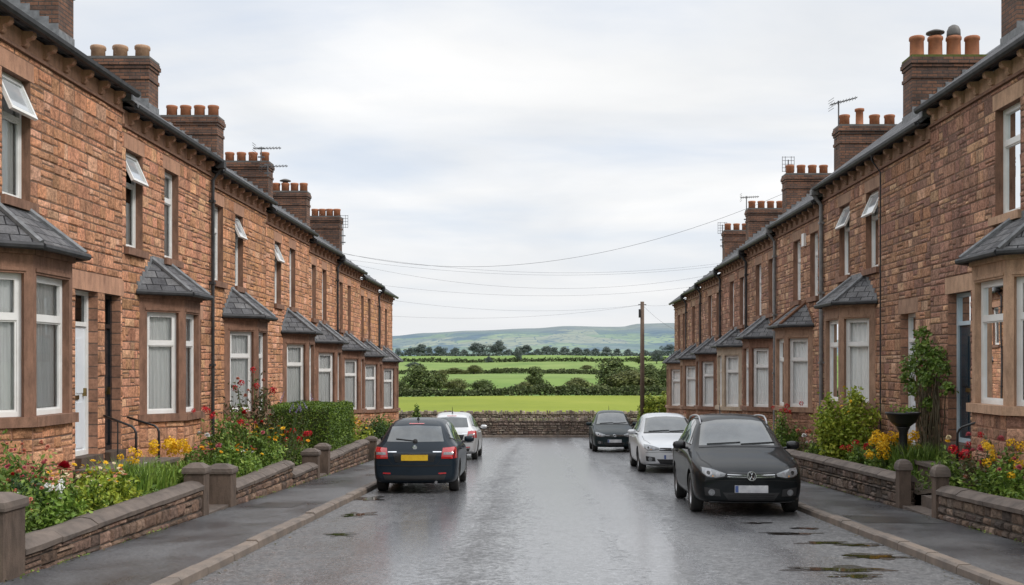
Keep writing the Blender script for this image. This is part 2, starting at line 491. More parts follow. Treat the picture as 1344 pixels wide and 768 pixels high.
class MB:
    def __init__(self):
        self.v = []
        self.f = []
        self.mi = []
        self.uv = {}
        self.col = {}

    def vert(self, p):
        self.v.append((p[0], p[1], p[2]))
        return len(self.v) - 1

    def face(self, idx, mi=0, uv=None, col=None):
        k = len(self.f)
        self.f.append(tuple(idx))
        self.mi.append(mi)
        if uv is not None:
            self.uv[k] = uv
        if col is not None:
            self.col[k] = col

    def poly(self, pts, mi=0, uv=None, col=None):
        self.face([self.vert(p) for p in pts], mi, uv, col)

    def hexa(self, c, mi=0, col=None):
        """c: eight corners, bottom ring then top ring"""
        i = [self.vert(p) for p in c]
        for q in ((0, 3, 2, 1), (4, 5, 6, 7), (0, 1, 5, 4), (1, 2, 6, 5), (2, 3, 7, 6), (3, 0, 4, 7)):
            self.face([i[k] for k in q], mi, None, col)

    def box(self, a0, a1, b0, b1, c0, c1, P=None, mi=0, col=None):
        P = P or (lambda a, b, c: (a, b, c))
        self.hexa([P(a0, b0, c0), P(a1, b0, c0), P(a1, b1, c0), P(a0, b1, c0), P(a0, b0, c1), P(a1, b0, c1), P(a1, b1, c1), P(a0, b1, c1)], mi, col)

    def tube(self, pts, r, n=6, mi=0, cap=True):
        pts = [Vector(p) for p in pts]
        rings = []
        up = Vector((0.13, 0.31, 0.94)).normalized()
        for k, p in enumerate(pts):
            t = (pts[min(k + 1, len(pts) - 1)] - pts[max(k - 1, 0)])
            if t.length < 1e-9:
                t = Vector((0, 0, 1))
            t.normalize()
            a = t.cross(up)
            if a.length < 0.05:
                a = t.cross(Vector((1, 0, 0)))
            a.normalize()
            b = t.cross(a)
            rr = r[k] if isinstance(r, (list, tuple)) else r
            rings.append([self.vert(p + a * math.cos(2 * math.pi * j / n) * rr + b * math.sin(2 * math.pi * j / n) * rr) for j in range(n)])
        for k in range(len(rings) - 1):
            for j in range(n):
                self.face((rings[k][j], rings[k][(j + 1) % n], rings[k + 1][(j + 1) % n], rings[k + 1][j]), mi)
        if cap:
            self.face(rings[0][::-1], mi)
            self.face(rings[-1], mi)

    def lathe(self, prof, n=16, M=None, mi=0, cap=True):
        M = M or Matrix.Identity(4)
        rings = []
        for r, z in prof:
            rings.append([self.vert(M @ Vector((r * math.cos(2 * math.pi * j / n), r * math.sin(2 * math.pi * j / n), z))) for j in range(n)])
        for k in range(len(rings) - 1):
            for j in range(n):
                self.face((rings[k][j], rings[k][(j + 1) % n], rings[k + 1][(j + 1) % n], rings[k + 1][j]), mi)
        if cap:
            self.face(rings[0][::-1], mi)
            self.face(rings[-1], mi)

    def build(self, name, mats, parent=None, smooth=False, origin=None):
        if isinstance(mats, str):
            mats = [mats]
        o0 = ORIG.get(parent.name, Vector()) if parent is not None else Vector(origin or (0, 0, 0))
        me = bpy.data.meshes.new(name)
        vs = [(x - o0.x, y - o0.y, z - o0.z) for x, y, z in self.v]
        me.from_pydata(vs, [], self.f)
        for m in mats:
            me.materials.append(MATS[m])
        if len(mats) > 1:
            me.polygons.foreach_set('material_index', self.mi)
        if self.uv:
            ul = me.uv_layers.new(name='UVMap')
            for k, uv in self.uv.items():
                for li, c in zip(me.polygons[k].loop_indices, uv):
                    ul.data[li].uv = c
        if self.col:
            ca = me.color_attributes.new('Col', 'FLOAT_COLOR', 'CORNER')
            buf = [1.0] * (4 * len(me.loops))
            for k, c in self.col.items():
                for li in me.polygons[k].loop_indices:
                    buf[4 * li:4 * li + 3] = c
            ca.data.foreach_set('color', buf)
        if smooth:
            me.polygons.foreach_set('use_smooth', [True] * len(me.polygons))
        me.update()
        ob = bpy.data.objects.new(name, me)
        COL.objects.link(ob)
        if parent is not None:
            ob.parent = parent
        else:
            ob.location = o0
        ORIG[ob.name] = o0
        return ob


def tag(o, label=None, cat=None, group=None, kind=None):
    if label:
        o['label'] = label
    if cat:
        o['category'] = cat
    if group:
        o['group'] = group
    if kind:
        o['kind'] = kind
    return o


def thing(name, loc, label, cat, group=None):
    o = bpy.data.objects.new(name, None)
    o.location = loc
    o.empty_display_size = 0.3
    COL.objects.link(o)
    ORIG[o.name] = Vector(loc)
    return tag(o, label, cat, group)


def place(mesh, name, parent, loc=(0, 0, 0), rot=(0, 0, 0), sc=(1, 1, 1)):
    o = bpy.data.objects.new(name, mesh)
    COL.objects.link(o)
    o.parent = parent
    o.location = loc
    o.rotation_euler = rot
    o.scale = sc
    return o


def jit(rng, c, lo, hi, hue=0.06):
    k = rng.uniform(lo, hi)
    return (c[0] * k * rng.uniform(1 - hue, 1 + hue), c[1] * k, c[2] * k * rng.uniform(1 - hue, 1 + hue))


def stones(mb, P, u0, u1, z0, z1, holes, rng, hav=0.19, wmin=0.16, wmax=0.48, depth=(0.006, 0.02), pal=None, gap=0.005, split=0.22, inset=0.016):
    """snecked, squared masonry: one low pillow per stone. P(u, z, depth) -> world"""
    br = {z0, z1}
    for h in holes:
        if h[1] > u0 and h[0] < u1:
            for z in (h[2], h[3]):
                if z0 < z < z1:
                    br.add(z)
    br = sorted(br)
    rows = []
    for a, b in zip(br, br[1:]):
        if b - a < 0.012:
            continue
        n = max(1, round((b - a) / hav))
        cuts = [a + (b - a) * (k + (rng.uniform(-0.36, 0.36) if 0 < k < n else 0)) / n for k in range(n + 1)]
        rows += list(zip(cuts, cuts[1:]))
    for a, b in rows:
        free = [(u0, u1)]
        for h in holes:
            if h[2] < b - 1e-4 and h[3] > a + 1e-4:
                nf = []
                for s, t in free:
                    if h[1] <= s or h[0] >= t:
                        nf.append((s, t))
                    else:
                        if h[0] - s > 0.02:
                            nf.append((s, h[0]))
                        if t - h[1] > 0.02:
                            nf.append((h[1], t))
                free = nf
        for s, t in free:
            x = s
            while x < t - 1e-4:
                w = rng.uniform(wmin, wmax) * (1.15 if rng.random() < 0.2 else 1)
                if t - x - w < wmin * 0.8:
                    w = t - x
                    if w > wmax * 1.35:
                        w *= rng.uniform(0.42, 0.58)
                cells = [(x, x + w, a, b)]
                if b - a > 0.13 and rng.random() < split:
                    m = a + (b - a) * rng.uniform(0.38, 0.62)
                    cells = [(x, x + w, a, m), (x, x + w, m, b)]
                elif w > wmax * 0.85 and rng.random() < 0.3:
                    m = x + w * rng.uniform(0.4, 0.6)
                    cells = [(x, m, a, b), (m, x + w, a, b)]
                for c in cells:
                    stone(mb, P, c, rng, depth, pal, gap, inset)
                x += w


def stone(mb, P, c, rng, depth, pal, gap, inset):
    p0, p1, q0, q1 = c
    j = lambda: rng.uniform(0, gap * 1.6)
    r = rng.random()
    base = pal[0] if r < 0.55 else pal[1] if r < 0.85 else pal[2]
    col = jit(rng, base, 0.84, 1.16, 0.06)
    a = [(p0 + gap * 0.4 + j(), q0 + gap * 0.4 + j()), (p1 - gap * 0.4 - j(), q0 + gap * 0.4 + j()), (p1 - gap * 0.4 - j(), q1 - gap * 0.4 - j()), (p0 + gap * 0.4 + j(), q1 - gap * 0.4 - j())]
    ins = min(inset, (p1 - p0) * 0.22, (q1 - q0) * 0.22)
    sg = ((1, 1), (-1, 1), (-1, -1), (1, -1))
    d = rng.uniform(*depth)
    outer = [mb.vert(P(u, z, -0.004)) for u, z in a]
    inner = [mb.vert(P(u + sx * ins * rng.uniform(0.7, 1.3), z + sz * ins * rng.uniform(0.7, 1.3), d * rng.uniform(0.6, 1.15))) for (u, z), (sx, sz) in zip(a, sg)]
    cx = (p0 + p1) / 2 + (p1 - p0) * rng.uniform(-0.15, 0.15)
    cz = (q0 + q1) / 2 + (q1 - q0) * rng.uniform(-0.15, 0.15)
    m = mb.vert(P(cx, cz, d * rng.uniform(0.9, 1.5)))
    for k in range(4):
        mb.face((outer[k], outer[(k + 1) % 4], inner[(k + 1) % 4], inner[k]), 0, None, col)
        mb.face((inner[k], inner[(k + 1) % 4], m), 0, None, col)


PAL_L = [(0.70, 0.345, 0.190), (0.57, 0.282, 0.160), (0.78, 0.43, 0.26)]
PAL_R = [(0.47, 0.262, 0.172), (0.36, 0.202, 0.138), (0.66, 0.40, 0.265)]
PAL_W = [(0.22, 0.140, 0.100), (0.145, 0.098, 0.073), (0.28, 0.185, 0.132)]
PAL_E = [(0.25, 0.190, 0.150), (0.175, 0.135, 0.108), (0.31, 0.25, 0.20)]
PAL_D = [(0.175, 0.122, 0.092), (0.110, 0.080, 0.064), (0.25, 0.185, 0.145)]


# ------------------------------------------------------------------ houses
XL, XR = -7.2, 7.4


def facade(side):
    if side == 'L':
        return lambda u, d, z: (XL + d, u, z)
    return lambda u, d, z: (XR - d, u, z)


def frame_boxes(mb, Pm, s0, s1, z0, z1, d0, d1, t=0.055, trans=None, mi=0):
    mb.box(s0, s0 + t, d0, d1, z0, z1, Pm, mi)
    mb.box(s1 - t, s1, d0, d1, z0, z1, Pm, mi)
    mb.box(s0 + t, s1 - t, d0, d1, z0, z0 + t * 1.15, Pm, mi)
    mb.box(s0 + t, s1 - t, d0, d1, z1 - t, z1, Pm, mi)
    if trans:
        mb.box(s0 + t, s1 - t, d0 + 0.004, d1 + 0.006, trans - t * 0.55, trans + t * 0.55, Pm, mi)


def window_unit(Pm, s0, s1, z0, z1, parent, rng, dr=0.13, top=0.30, opened=0.0, curtain=True, fm='white_upvc', name='window', room=True):
    zt = z1 - (z1 - z0) * top
    mb = MB()
    t = 0.058
    frame_boxes(mb, Pm, s0, s1, z0, z1, -dr - 0.06, -dr, t, zt)
    # glazing beads of the fixed light
    frame_boxes(mb, Pm, s0 + t, s1 - t, z0 + t * 1.15, zt - t * 0.55, -dr - 0.045, -dr - 0.012, 0.022)
    if not opened:
        frame_boxes(mb, Pm, s0 + t, s1 - t, zt + t * 0.55, z1 - t, -dr - 0.045, -dr + 0.006, 0.03)
    w = mb.build(name, fm, parent)
    mb = MB()
    dg = -dr - 0.035
    mb.poly([Pm(s0 + t, dg, z0 + t), Pm(s1 - t, dg, z0 + t), Pm(s1 - t, dg, zt - 0.02), Pm(s0 + t, dg, zt - 0.02)])
    if not opened:
        mb.poly([Pm(s0 + t, dg, zt + 0.02), Pm(s1 - t, dg, zt + 0.02), Pm(s1 - t, dg, z1 - t), Pm(s0 + t, dg, z1 - t)])
    mb.build('pane', 'window_glass', w)
    if opened:
        hz, hd = z1 - t, -dr + 0.004
        L = z1 - zt - t * 0.4
        ca, sa = math.cos(opened), math.sin(opened)
        Ps = lambda s, d, q: Pm(s, hd + sa * q + ca * d, hz - ca * q + sa * d)
        mb = MB()
        a, b = s0 + 0.03, s1 - 0.03
        mb.box(a, a + 0.05, -0.02, 0.03, 0, L, Ps)
        mb.box(b - 0.05, b, -0.02, 0.03, 0, L, Ps)
        mb.box(a + 0.05, b - 0.05, -0.02, 0.03, 0, 0.05, Ps)
        mb.box(a + 0.05, b - 0.05, -0.02, 0.03, L - 0.05, L, Ps)
        sash = mb.build('opening_sash', fm, w)
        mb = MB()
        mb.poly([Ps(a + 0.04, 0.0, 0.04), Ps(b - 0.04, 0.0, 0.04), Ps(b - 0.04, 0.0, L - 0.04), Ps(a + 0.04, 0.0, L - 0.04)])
        mb.build('sash_pane', 'sash_sky_grey', w)
    if curtain == 'vary':
        q = rng.random()
        curtain = True if q < 0.45 else 'parted' if q < 0.72 else 'blind' if q < 0.86 else 'half'
    if curtain == 'parted':
        w_ = (s1 - s0) * rng.uniform(0.26, 0.36)
        for k_, (c0, c1) in enumerate(((s0, s0 + w_), (s1 - w_, s1))):
            mb = MB()
            prev = None
            for k in range(25):
                s = c0 + (c1 - c0) * k / 24
                d = -dr - 0.10 + 0.03 * math.sin(k * 1.25 + k_)
                cur = (mb.vert(Pm(s, d, z0 - 0.02)), mb.vert(Pm(s, d, z1 + 0.02)))
                if prev:
                    mb.face((prev[0], cur[0], cur[1], prev[1]))
                prev = cur
            mb.build('curtain', 'net_curtain', w, True)
    elif curtain == 'blind':
        mb = MB()
        zb_ = z0 + (z1 - z0) * rng.uniform(0.3, 0.62)
        mb.box(s0, s1, -dr - 0.11, -dr - 0.10, zb_, z1, Pm)
        mb.box(s0, s1, -dr - 0.115, -dr - 0.095, zb_ - 0.03, zb_, Pm)
        mb.build('roller_blind', 'net_curtain', w)
    elif curtain:
        zc_ = z1 + 0.02 if curtain is True else z0 + (z1 - z0) * 0.5
        mb = MB()
        n = max(10, int((s1 - s0) / 0.018))
        ph = rng.uniform(0, 6)
        fr = rng.uniform(70, 95)
        prev = None
        for k in range(n + 1):
            s = s0 + (s1 - s0) * k / n
            d = -dr - 0.10 + 0.022 * math.sin(s * fr + ph + 0.8 * math.sin(s * 11 + ph))
            cur = (mb.vert(Pm(s, d, z0 - 0.02)), mb.vert(Pm(s, d * 0.5 + 0.5 * (-dr - 0.10), zc_)))
            if prev:
                mb.face((prev[0], cur[0], cur[1], prev[1]))
            prev = cur
        mb.build('net_curtain', 'net_curtain', w, True)
    return w


def slate_face(mb, pts, mi=0):
    """roof face with UVs in metres: u along the level, v up the slope"""
    P = [Vector(p) for p in pts]
    n = (P[1] - P[0]).cross(P[2] - P[0]).normalized()
    h = Vector((0, 0, 1)).cross(n)
    h = h.normalized() if h.length > 1e-6 else Vector((0, 1, 0))
    v = n.cross(h).normalized()
    if v.z < 0:
        v = -v
    mb.poly(pts, mi, [(p.dot(h), p.dot(v)) for p in P])


def make_bay(side, house, u0, u1, e, gz, rng, dress='dressed_brown', curtain=True, hipm='lead', block='bay_block', p=0.62, facets=(0.11, 0.10)):
    P = facade(side)
    zs, zh, ze, zt = e - 5.37, e - 3.50, e - 3.15, e - 2.52
    pl = [(u0, 0.0), (u0 + p, p), (u1 - p, p), (u1, 0.0)]
    # apron of coursed blocks below the sill, one shell
    mb = MB()
    q = [P(u, d, z) for z in (gz - 0.35, zs - 0.13) for u, d in pl]
    for k in range(3):
        mb.poly([q[k], q[k + 1], q[5 + k], q[4 + k]])
    bay = mb.build('bay_window', block, house)
    ap_ = MB()
    for k in range(3):
        a, b = Vector(pl[k]), Vector(pl[k + 1])
        L = (b - a).length
        t = (b - a) / L
        nn = Vector((-t.y, t.x))
        if nn.y < 0 or (k == 0 and nn.x > 0) or (k == 2 and nn.x < 0):
            nn = -nn
        stones(ap_, lambda s, z, d: P(a.x + t.x * s + nn.x * d, a.y + t.y * s + nn.y * d, z), 0, L, gz - 0.3, zs - 0.13, [], rng, 0.17, 0.16, 0.40, (0.006, 0.02), PAL_L if side == 'L' else PAL_R, 0.004)
    ap_.build('bay_apron', 'stone_left' if side == 'L' else 'stone_right', bay)
    # dressed stone: piers, frieze
    mb = MB()
    sill = MB()
    gut = MB()
    faces = []
    for k in range(3):
        a, b = Vector(pl[k]), Vector(pl[k + 1])
        L = (b - a).length
        t = (b - a) / L
        nrm = Vector((-t.y, t.x))
        if nrm.y < 0 or (k == 0 and nrm.x > 0) or (k == 2 and nrm.x < 0):
            nrm = -nrm
        faces.append((a, t, nrm, L))

    def face_map(k):
        a, t, nrm, L = faces[k]
        return lambda s, d, z: P(a.x + t.x * s + nrm.x * d, a.y + t.y * s + nrm.y * d, z)

    for k in range(3):
        Pm = face_map(k)
        L = faces[k][3]
        m = facets[0] if k != 1 else facets[1]
        lo = m + (0.05 if k == 0 else 0.0)
        hi = m + (0.05 if k == 2 else 0.0)
        mb.box(0, lo, -0.2, 0.0, zs, zh, Pm)
        mb.box(L - hi, L, -0.2, 0.0, zs, zh, Pm)
        mb.box(0, L, -0.2, 0.0, zh, ze, Pm)
        # chamfered moulding strip under the frieze
        mb.box(lo - 0.03, L - hi + 0.03, -0.02, 0.018, zh + 0.03, zh + 0.075, Pm)
        mb.box(-0.012, L + 0.012, -0.05, 0.045, ze - 0.10, ze - 0.03, Pm)
        sill.box(-0.035, L + 0.035, -0.22, 0.075 + 0.002 * k, zs - 0.13, zs + 0.002 * k, Pm)
        window_unit(Pm, lo, L - hi, zs + 0.004, zh, bay, rng, 0.10, 0.31, 0.0, curtain, 'white_upvc', 'window')
    mb.build('bay_stonework', dress, bay)
    sill.build('sill', dress, bay)
    # dark room behind
    mb = MB()
    mb.box(u0 + 0.05, u1 - 0.05, -1.6, -0.02, zs - 0.1, zh + 0.2, P)
    # open the side facing the window: keep back, sides, top, bottom only
    mb.f = [f for i, f in enumerate(mb.f) if i != 4]
    mb.mi = [0] * len(mb.f)
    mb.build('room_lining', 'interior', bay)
    # roof
    o = 0.15
    ex = [(u0 - 0.10, 0.0), (u0 + p - o * 0.55, p + o), (u1 - p + o * 0.55, p + o), (u1 + 0.10, 0.0)]
    ap = [(u0 + (u1 - u0) * 0.30, 0.0), (u0 + (u1 - u0) * 0.70, 0.0)]
    mb = MB()
    E = [P(u, d, ze + 0.03) for u, d in ex]
    A = [P(u, d + 0.015, zt) for u, d in ap]
    slate_face(mb, [E[0], E[1], A[0]])
    slate_face(mb, [E[1], E[2], A[1], A[0]])
    slate_face(mb, [E[2], E[3], A[1]])
    mb.poly([P(u, d, ze + 0.005) for u, d in ex])
    for k in range(3):
        a, b = ex[k], ex[k + 1]
        mb.poly([P(a[0], a[1], ze + 0.005), P(b[0], b[1], ze + 0.005), P(b[0], b[1], ze + 0.03), P(a[0], a[1], ze + 0.03)])
    roof = mb.build('bay_roof', 'slate', bay)
    mb = MB()
    for a, b in ((E[1], A[0]), (E[2], A[1])):
        mb.tube([Vector(a) + Vector((0, 0, 0.015)), Vector(b) + Vector((0, 0, 0.03))], 0.045, 6)
    # stepped lead flashing where the slates meet the wall
    for (a, b) in ((ex[0], ap[0]), (ex[3], ap[1])):
        for i in range(6):
            f0, f1 = i / 6, (i + 1) / 6
            ua, ub = a[0] + (b[0] - a[0]) * f0, a[0] + (b[0] - a[0]) * f1
            z1 = ze + 0.03 + (zt - ze - 0.03) * f1
            mb.box(min(ua, ub), max(ua, ub), 0.0, 0.022, z1 - 0.16, z1 + 0.06 + 0.01 * (i % 2), P)
    mb.box(ap[0][0] - 0.02, ap[1][0] + 0.02, 0.0, 0.026, zt - 0.06, zt + 0.09, P)
    mb.build('flashing', hipm, bay)
    mb = MB()
    gp = [(u0 - 0.14, 0.0), (u0 + p - o * 0.6 - 0.02, p + o + 0.03), (u1 - p + o * 0.6 + 0.02, p + o + 0.03), (u1 + 0.14, 0.0)]
    for k in range(3):
        a, b = gp[k], gp[k + 1]
        mb.tube([P(a[0], a[1], ze - 0.005), P(b[0], b[1], ze - 0.005)], 0.05, 8)
    mb.build('bay_gutter', 'gutter_black', bay)
    return bay


def make_pot(kind):
    mb = MB()
    if kind == 'tall':
        pr = [(0.13, 0), (0.125, 0.05), (0.105, 0.08), (0.10, 0.42), (0.13, 0.44), (0.13, 0.50), (0.09, 0.51), (0.085, 0.3)]
    elif kind == 'buff':
        pr = [(0.155, 0), (0.15, 0.22), (0.17, 0.24), (0.17, 0.30), (0.155, 0.32), (0.12, 0.32), (0.115, 0.1)]
    elif kind == 'big':
        pr = [(0.165, 0), (0.155, 0.06), (0.15, 0.40), (0.17, 0.42), (0.17, 0.48), (0.15, 0.50), (0.115, 0.50), (0.11, 0.15)]
    else:
        pr = [(0.14, 0), (0.135, 0.25), (0.15, 0.27), (0.15, 0.32), (0.135, 0.33), (0.105, 0.33), (0.10, 0.1)]
    mb.lathe(pr, 14)
    return mb


def chimney(side, house, cy, dx, e, top, rng, width=1.48, dep=0.60, pots=('std',) * 4, potmat='terracotta', moss=False):
    """cy: near face; dx: distance of the street-side face behind the facade"""
    P = facade(side)
    d1, d0 = -dx, -dx - width
    y0, y1 = cy, cy + dep
    zb = e - 0.2
    mb = MB()
    mb.box(y0, y1, d0, d1, zb, top - 0.46, P)
    for k, (a, z0, z1) in enumerate(((0.022, top - 0.46, top - 0.385), (0.0, top - 0.385, top - 0.21), (0.022, top - 0.21, top - 0.14), (0.048, top - 0.14, top - 0.05), (0.03, top - 0.05, top))):
        mb.box(y0 - a, y1 + a, d0 - a, d1 + a, z0 + 0.0005 * k, z1 + 0.0005 * k, P)
    ch = mb.build('chimney', 'chimney_brick', house)
    mb = MB()
    mb.box(y0 - 0.02, y1 + 0.02, d0 - 0.02, d1 + 0.02, top + 0.003, top + 0.055, P)
    mb.build('chimney_flaunching', 'moss' if moss else 'pot_cap', ch)
    n = len(pots)
    for k, kind in enumerate(pots):
        d = d0 + width * (k + 0.5) / n
        M = Matrix.Translation(Vector(P((y0 + y1) / 2, d, top + 0.04)))
        base = {'cowl': 'big', 'cap': 'big', 'tallcowl': 'std'}.get(kind, kind)
        src = make_pot(base)
        src.v = [tuple(M @ Vector(v)) for v in src.v]
        po = src.build('chimney_pot', potmat, ch, True)
        h = 0.50 if base in ('big', 'tall') else 0.33
        if kind == 'cowl':
            mb = MB()
            mb.lathe([(0.15, h - 0.02), (0.15, h + 0.06), (0.145, h + 0.14), (0.11, h + 0.22), (0.05, h + 0.26), (0.001, h + 0.265)], 14, M)
            mb.build('cowl', 'pot_cap', ch, True)
        if kind in ('cap', 'tallcowl'):
            mb = MB()
            mb.lathe([(0.10, h - 0.02), (0.10, h + 0.06), (0.20, h + 0.07), (0.20, h + 0.10), (0.08, h + 0.15), (0.001, h + 0.16)], 14, M)
            mb.build('cowl', 'pot_cap', ch, True)
    # stepped lead soakers where the stack leaves the slates
    pit = math.tan(R(PITCHES[side]))
    mb = MB()
    zr = lambda d: e + 0.07 + (0.28 - d) * pit
    ns = 9
    for k in range(ns):
        a, b = d0 + width * k / ns, d0 + width * (k + 1) / ns
        z = zr(a)
        mb.box(y0 - 0.016, y0, a, b, z - 0.32, z + 0.10 + 0.012 * (k % 2), P)
    mb.box(y0 - 0.014, y1 + 0.014, d1, d1 + 0.014, zr(d1) - 0.25, zr(d1) + 0.12, P)
    mb.build('chimney_flashing', 'lead', ch)
    return ch


PITCH = 34.3
PITCHES = {'L': 34.3, 'R': 36.6}


def make_house(side, u0, u1, e, wins, bay, doors, label, group, seed, chim=None, pipes=(), palette=None, dress='dressed_brown', lint='dressed_light', baydress=None, bayhip='lead', baycurt=True, top_cut=None, upcurt='vary', end=False, raised=0.0, bandw=None):
    rng = random.Random(seed)
    P = facade(side)
    tn = rng.uniform(0.96, 1.07)
    palette = [(c[0] * tn, c[1] * tn * rng.uniform(0.96, 1.04), c[2] * tn * rng.uniform(0.92, 1.08)) for c in palette]
    mid = (u0 + u1) / 2
    house = thing('terraced_house', P(mid, -4.0, road_z(mid)), label, 'house', group)
    gz = e - 6.45
    th = e - 6.15
    zb = road_z(u1) - 0.3
    zh2, zs2 = e - 0.67, e - 2.40
    sm = 'stone_left' if side == 'L' else 'stone_right'
    holes = []
    for w in wins:
        holes.append((w[0], w[1], zs2 - 0.13, zh2 + 0.26))
        holes.append((w[0] - 0.10, w[1] + 0.10, zh2, zh2 + 0.26))
        holes.append((w[0] - 0.09, w[1] + 0.09, zs2 - 0.13, zs2))
    dtop = e - 3.50
    for d in doors:
        holes.append((d[0], d[1], th - 0.25, dtop + 0.30))
    if doors:
        la, lb = min(d[0] for d in doors) - 0.14, max(d[1] for d in doors) + 0.14
        if bay:
            if la < bay[1] < lb and doors[0][0] >= bay[1]:
                la = max(la, bay[1] + 0.01)
            if la < bay[0] < lb and doors[0][1] <= bay[0]:
                lb = min(lb, bay[0] - 0.01)
        holes.append((la, lb, dtop, dtop + 0.30))
    if bay:
        holes.append((bay[0] + 0.12, bay[1] - 0.12, e - 5.37, e - 3.30))
    zc = e - 0.33
    mb = MB()
    stones(mb, lambda u, z, d: P(u, d, z), u0, u1, zb + 0.0, zc, holes, rng, 0.175, 0.12, 0.46, (0.005, 0.019), palette, 0.004, 0.30)
    wall = mb.build('front_wall', sm, house)
    # mortar bed, cut round the openings
    us = sorted({u0, u1} | {h[k] for h in holes for k in (0, 1)})
    zz = sorted({zb, zc} | {h[k] for h in holes for k in (2, 3)})
    us = [u for u in us if u0 <= u <= u1]
    zz = [z for z in zz if zb <= z <= zc]
    mb = MB()
    for a, b in zip(us, us[1:]):
        for c, d in zip(zz, zz[1:]):
            m = ((a + b) / 2, (c + d) / 2)
            if any(h[0] < m[0] < h[1] and h[2] < m[1] < h[3] for h in holes):
                continue
            mb.poly([P(a, 0, c), P(b, 0, c), P(b, 0, d), P(a, 0, d)])
    mb.build('mortar_bed', 'mortar', wall)
    # side and back walls, under the eaves
    mb = MB()
    D = -8.2
    pit = math.tan(R(PITCHES[side]))
    zrdg = e + 4.1 * pit
    for u in (u0 + 0.001, u1 - 0.001):
        mb.poly([P(u, -0.25, zb), P(u, D, zb), P(u, D, e), P(u, -4.1, zrdg - 0.1), P(u, -0.25, e - 0.02)])
    mb.poly([P(u0, D, zb), P(u1, D, zb), P(u1, D, e), P(u0, D, e)])
    for u in (u0 + 0.001, u1 - 0.001):
        mb.poly([P(u, -0.25, zb), P(u, -0.002, zb), P(u, -0.002, e - 0.3), P(u, -0.25, e - 0.3)])
    mb.build('side_wall', 'bay_block', house)
    # dressed band, string course, corbels
    mb = MB()
    mb.box(u0 + 0.001, u1 - 0.001, -0.02, 0.012, zc + 0.05, e - 0.02, P)
    mb.build('eaves_band', lint, house)
    mb = MB()
    mb.box(u0 + 0.001, u1 - 0.001, -0.02, 0.050, zc, zc + 0.05, P)
    mb.build('string_course', dress, house)
    n = max(2, int(round((u1 - u0) / 0.62)))
    cor = None
    for k in range(n):
        u = u0 + (u1 - u0) * (k + 0.5) / n
        if cor is None:
            mb = MB()
            prof = [(0.013, -0.25), (0.055, -0.24), (0.085, -0.20), (0.07, -0.165), (0.09, -0.14), (0.145, -0.13), (0.175, -0.09), (0.17, -0.04), (0.012, -0.035)]
            Q = [mb.vert(P(u - 0.055, d, e + z)) for d, z in prof]
            T = [mb.vert(P(u + 0.055, d, e + z)) for d, z in prof]
            m = len(prof)
            for i in range(m):
                mb.face((Q[i], Q[(i + 1) % m], T[(i + 1) % m], T[i]))
            mb.face(Q[::-1])
            mb.face(T)
            cor = mb.build('corbel', lint, house)
            cu = u
        else:
            o = cor.copy()
            COL.objects.link(o)
            o.parent = house
            o.location = (0, u - cu, 0)
    # openings
    for w in wins:
        a, b = w[0], w[1]
        op = w[2] if len(w) > 2 else 0.0
        wn = window_unit(lambda s, d, z: P(s, d, z), a, b, zs2, zh2, house, rng, 0.125, 0.33, op, upcurt, 'white_upvc')
        mb = MB()
        mb.box(a - 0.10, b + 0.10, -0.2, 0.006, zh2, zh2 + 0.255, P)
        mb.build('lintel', lint, wn)
        mb = MB()
        mb.box(a - 0.088, b + 0.088, -0.2, 0.085, zs2 - 0.128, zs2, P)
        mb.build('sill', 'dressed_buff' if side == 'R' and u0 < 15 else dress, wn)
        mb = MB()
        rv = [(mb.vert(P(u, 0.002, z)), mb.vert(P(u, -0.19, z))) for u, z in ((a, zs2), (a, zh2 - 0.002), (b, zh2 - 0.002), (b, zs2))]
        for q0, q1 in zip(rv, rv[1:]):
            mb.face((q0[0], q0[1], q1[1], q1[0]))
        mb.build('reveal', dress, wn)
        mb = MB()
        mb.box(a - 0.2, b + 0.2, -1.2, -0.32, zs2 - 0.2, zh2 + 0.2, P)
        mb.f = [f for i, f in enumerate(mb.f) if i != 4]
        mb.mi = [0] * len(mb.f)
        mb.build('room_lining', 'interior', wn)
    for dd in doors:
        a, b, dm = dd[0], dd[1], dd[2]
        fm = dd[3] if len(dd) > 3 else ('white_upvc' if dm != 'door_black' else 'door_black')
        dr = 0.15
        tz = th + 2.08
        mb = MB()
        frame_boxes(mb, P, a, b, th, dtop, -dr - 0.09, -dr, 0.07)
        mb.box(a + 0.07, b - 0.07, -dr - 0.085, -dr + 0.004, tz, tz + 0.07, P)
        fr = mb.build('door_frame', fm, house)
        mb = MB()
        x0, x1 = a + 0.072, b - 0.072
        mb.box(x0, x1, -dr - 0.075, -dr - 0.03, th + 0.03, tz - 0.005, P)
        mw = (x1 - x0)
        for (p0, p1, q0, q1) in ((0.13, 0.46, 0.12, 0.85), (0.54, 0.87, 0.12, 0.85), (0.13, 0.46, 1.0, 1.88), (0.54, 0.87, 1.0, 1.88)):
            mb.box(x0 + mw * p0, x0 + mw * p1, -dr - 0.03, -dr - 0.016, th + q0, th + q1, P)
        do = mb.build('door', dm, house)
        mb = MB()
        mb.box(x0 + 0.06 if side == 'R' else x1 - 0.09, x0 + 0.09 if side == 'R' else x1 - 0.06, -dr - 0.03, -dr + 0.03, th + 0.95, th + 1.08, P)
        mb.box(x0 + mw * 0.36, x0 + mw * 0.64, -dr - 0.03, -dr - 0.008, th + 0.90, th + 0.97, P)
        mb.build('door_handle', 'brass', do)
        mb = MB()
        mb.poly([P(a + 0.06, -dr - 0.04, tz + 0.06), P(b - 0.06, -dr - 0.04, tz + 0.06), P(b - 0.06, -dr - 0.04, dtop - 0.06), P(a + 0.06, -dr - 0.04, dtop - 0.06)])
        mb.build('fanlight', 'window_glass', fr)
        mb = MB()
        mb.box(a, b, -1.3, -dr - 0.12, th, dtop, P)
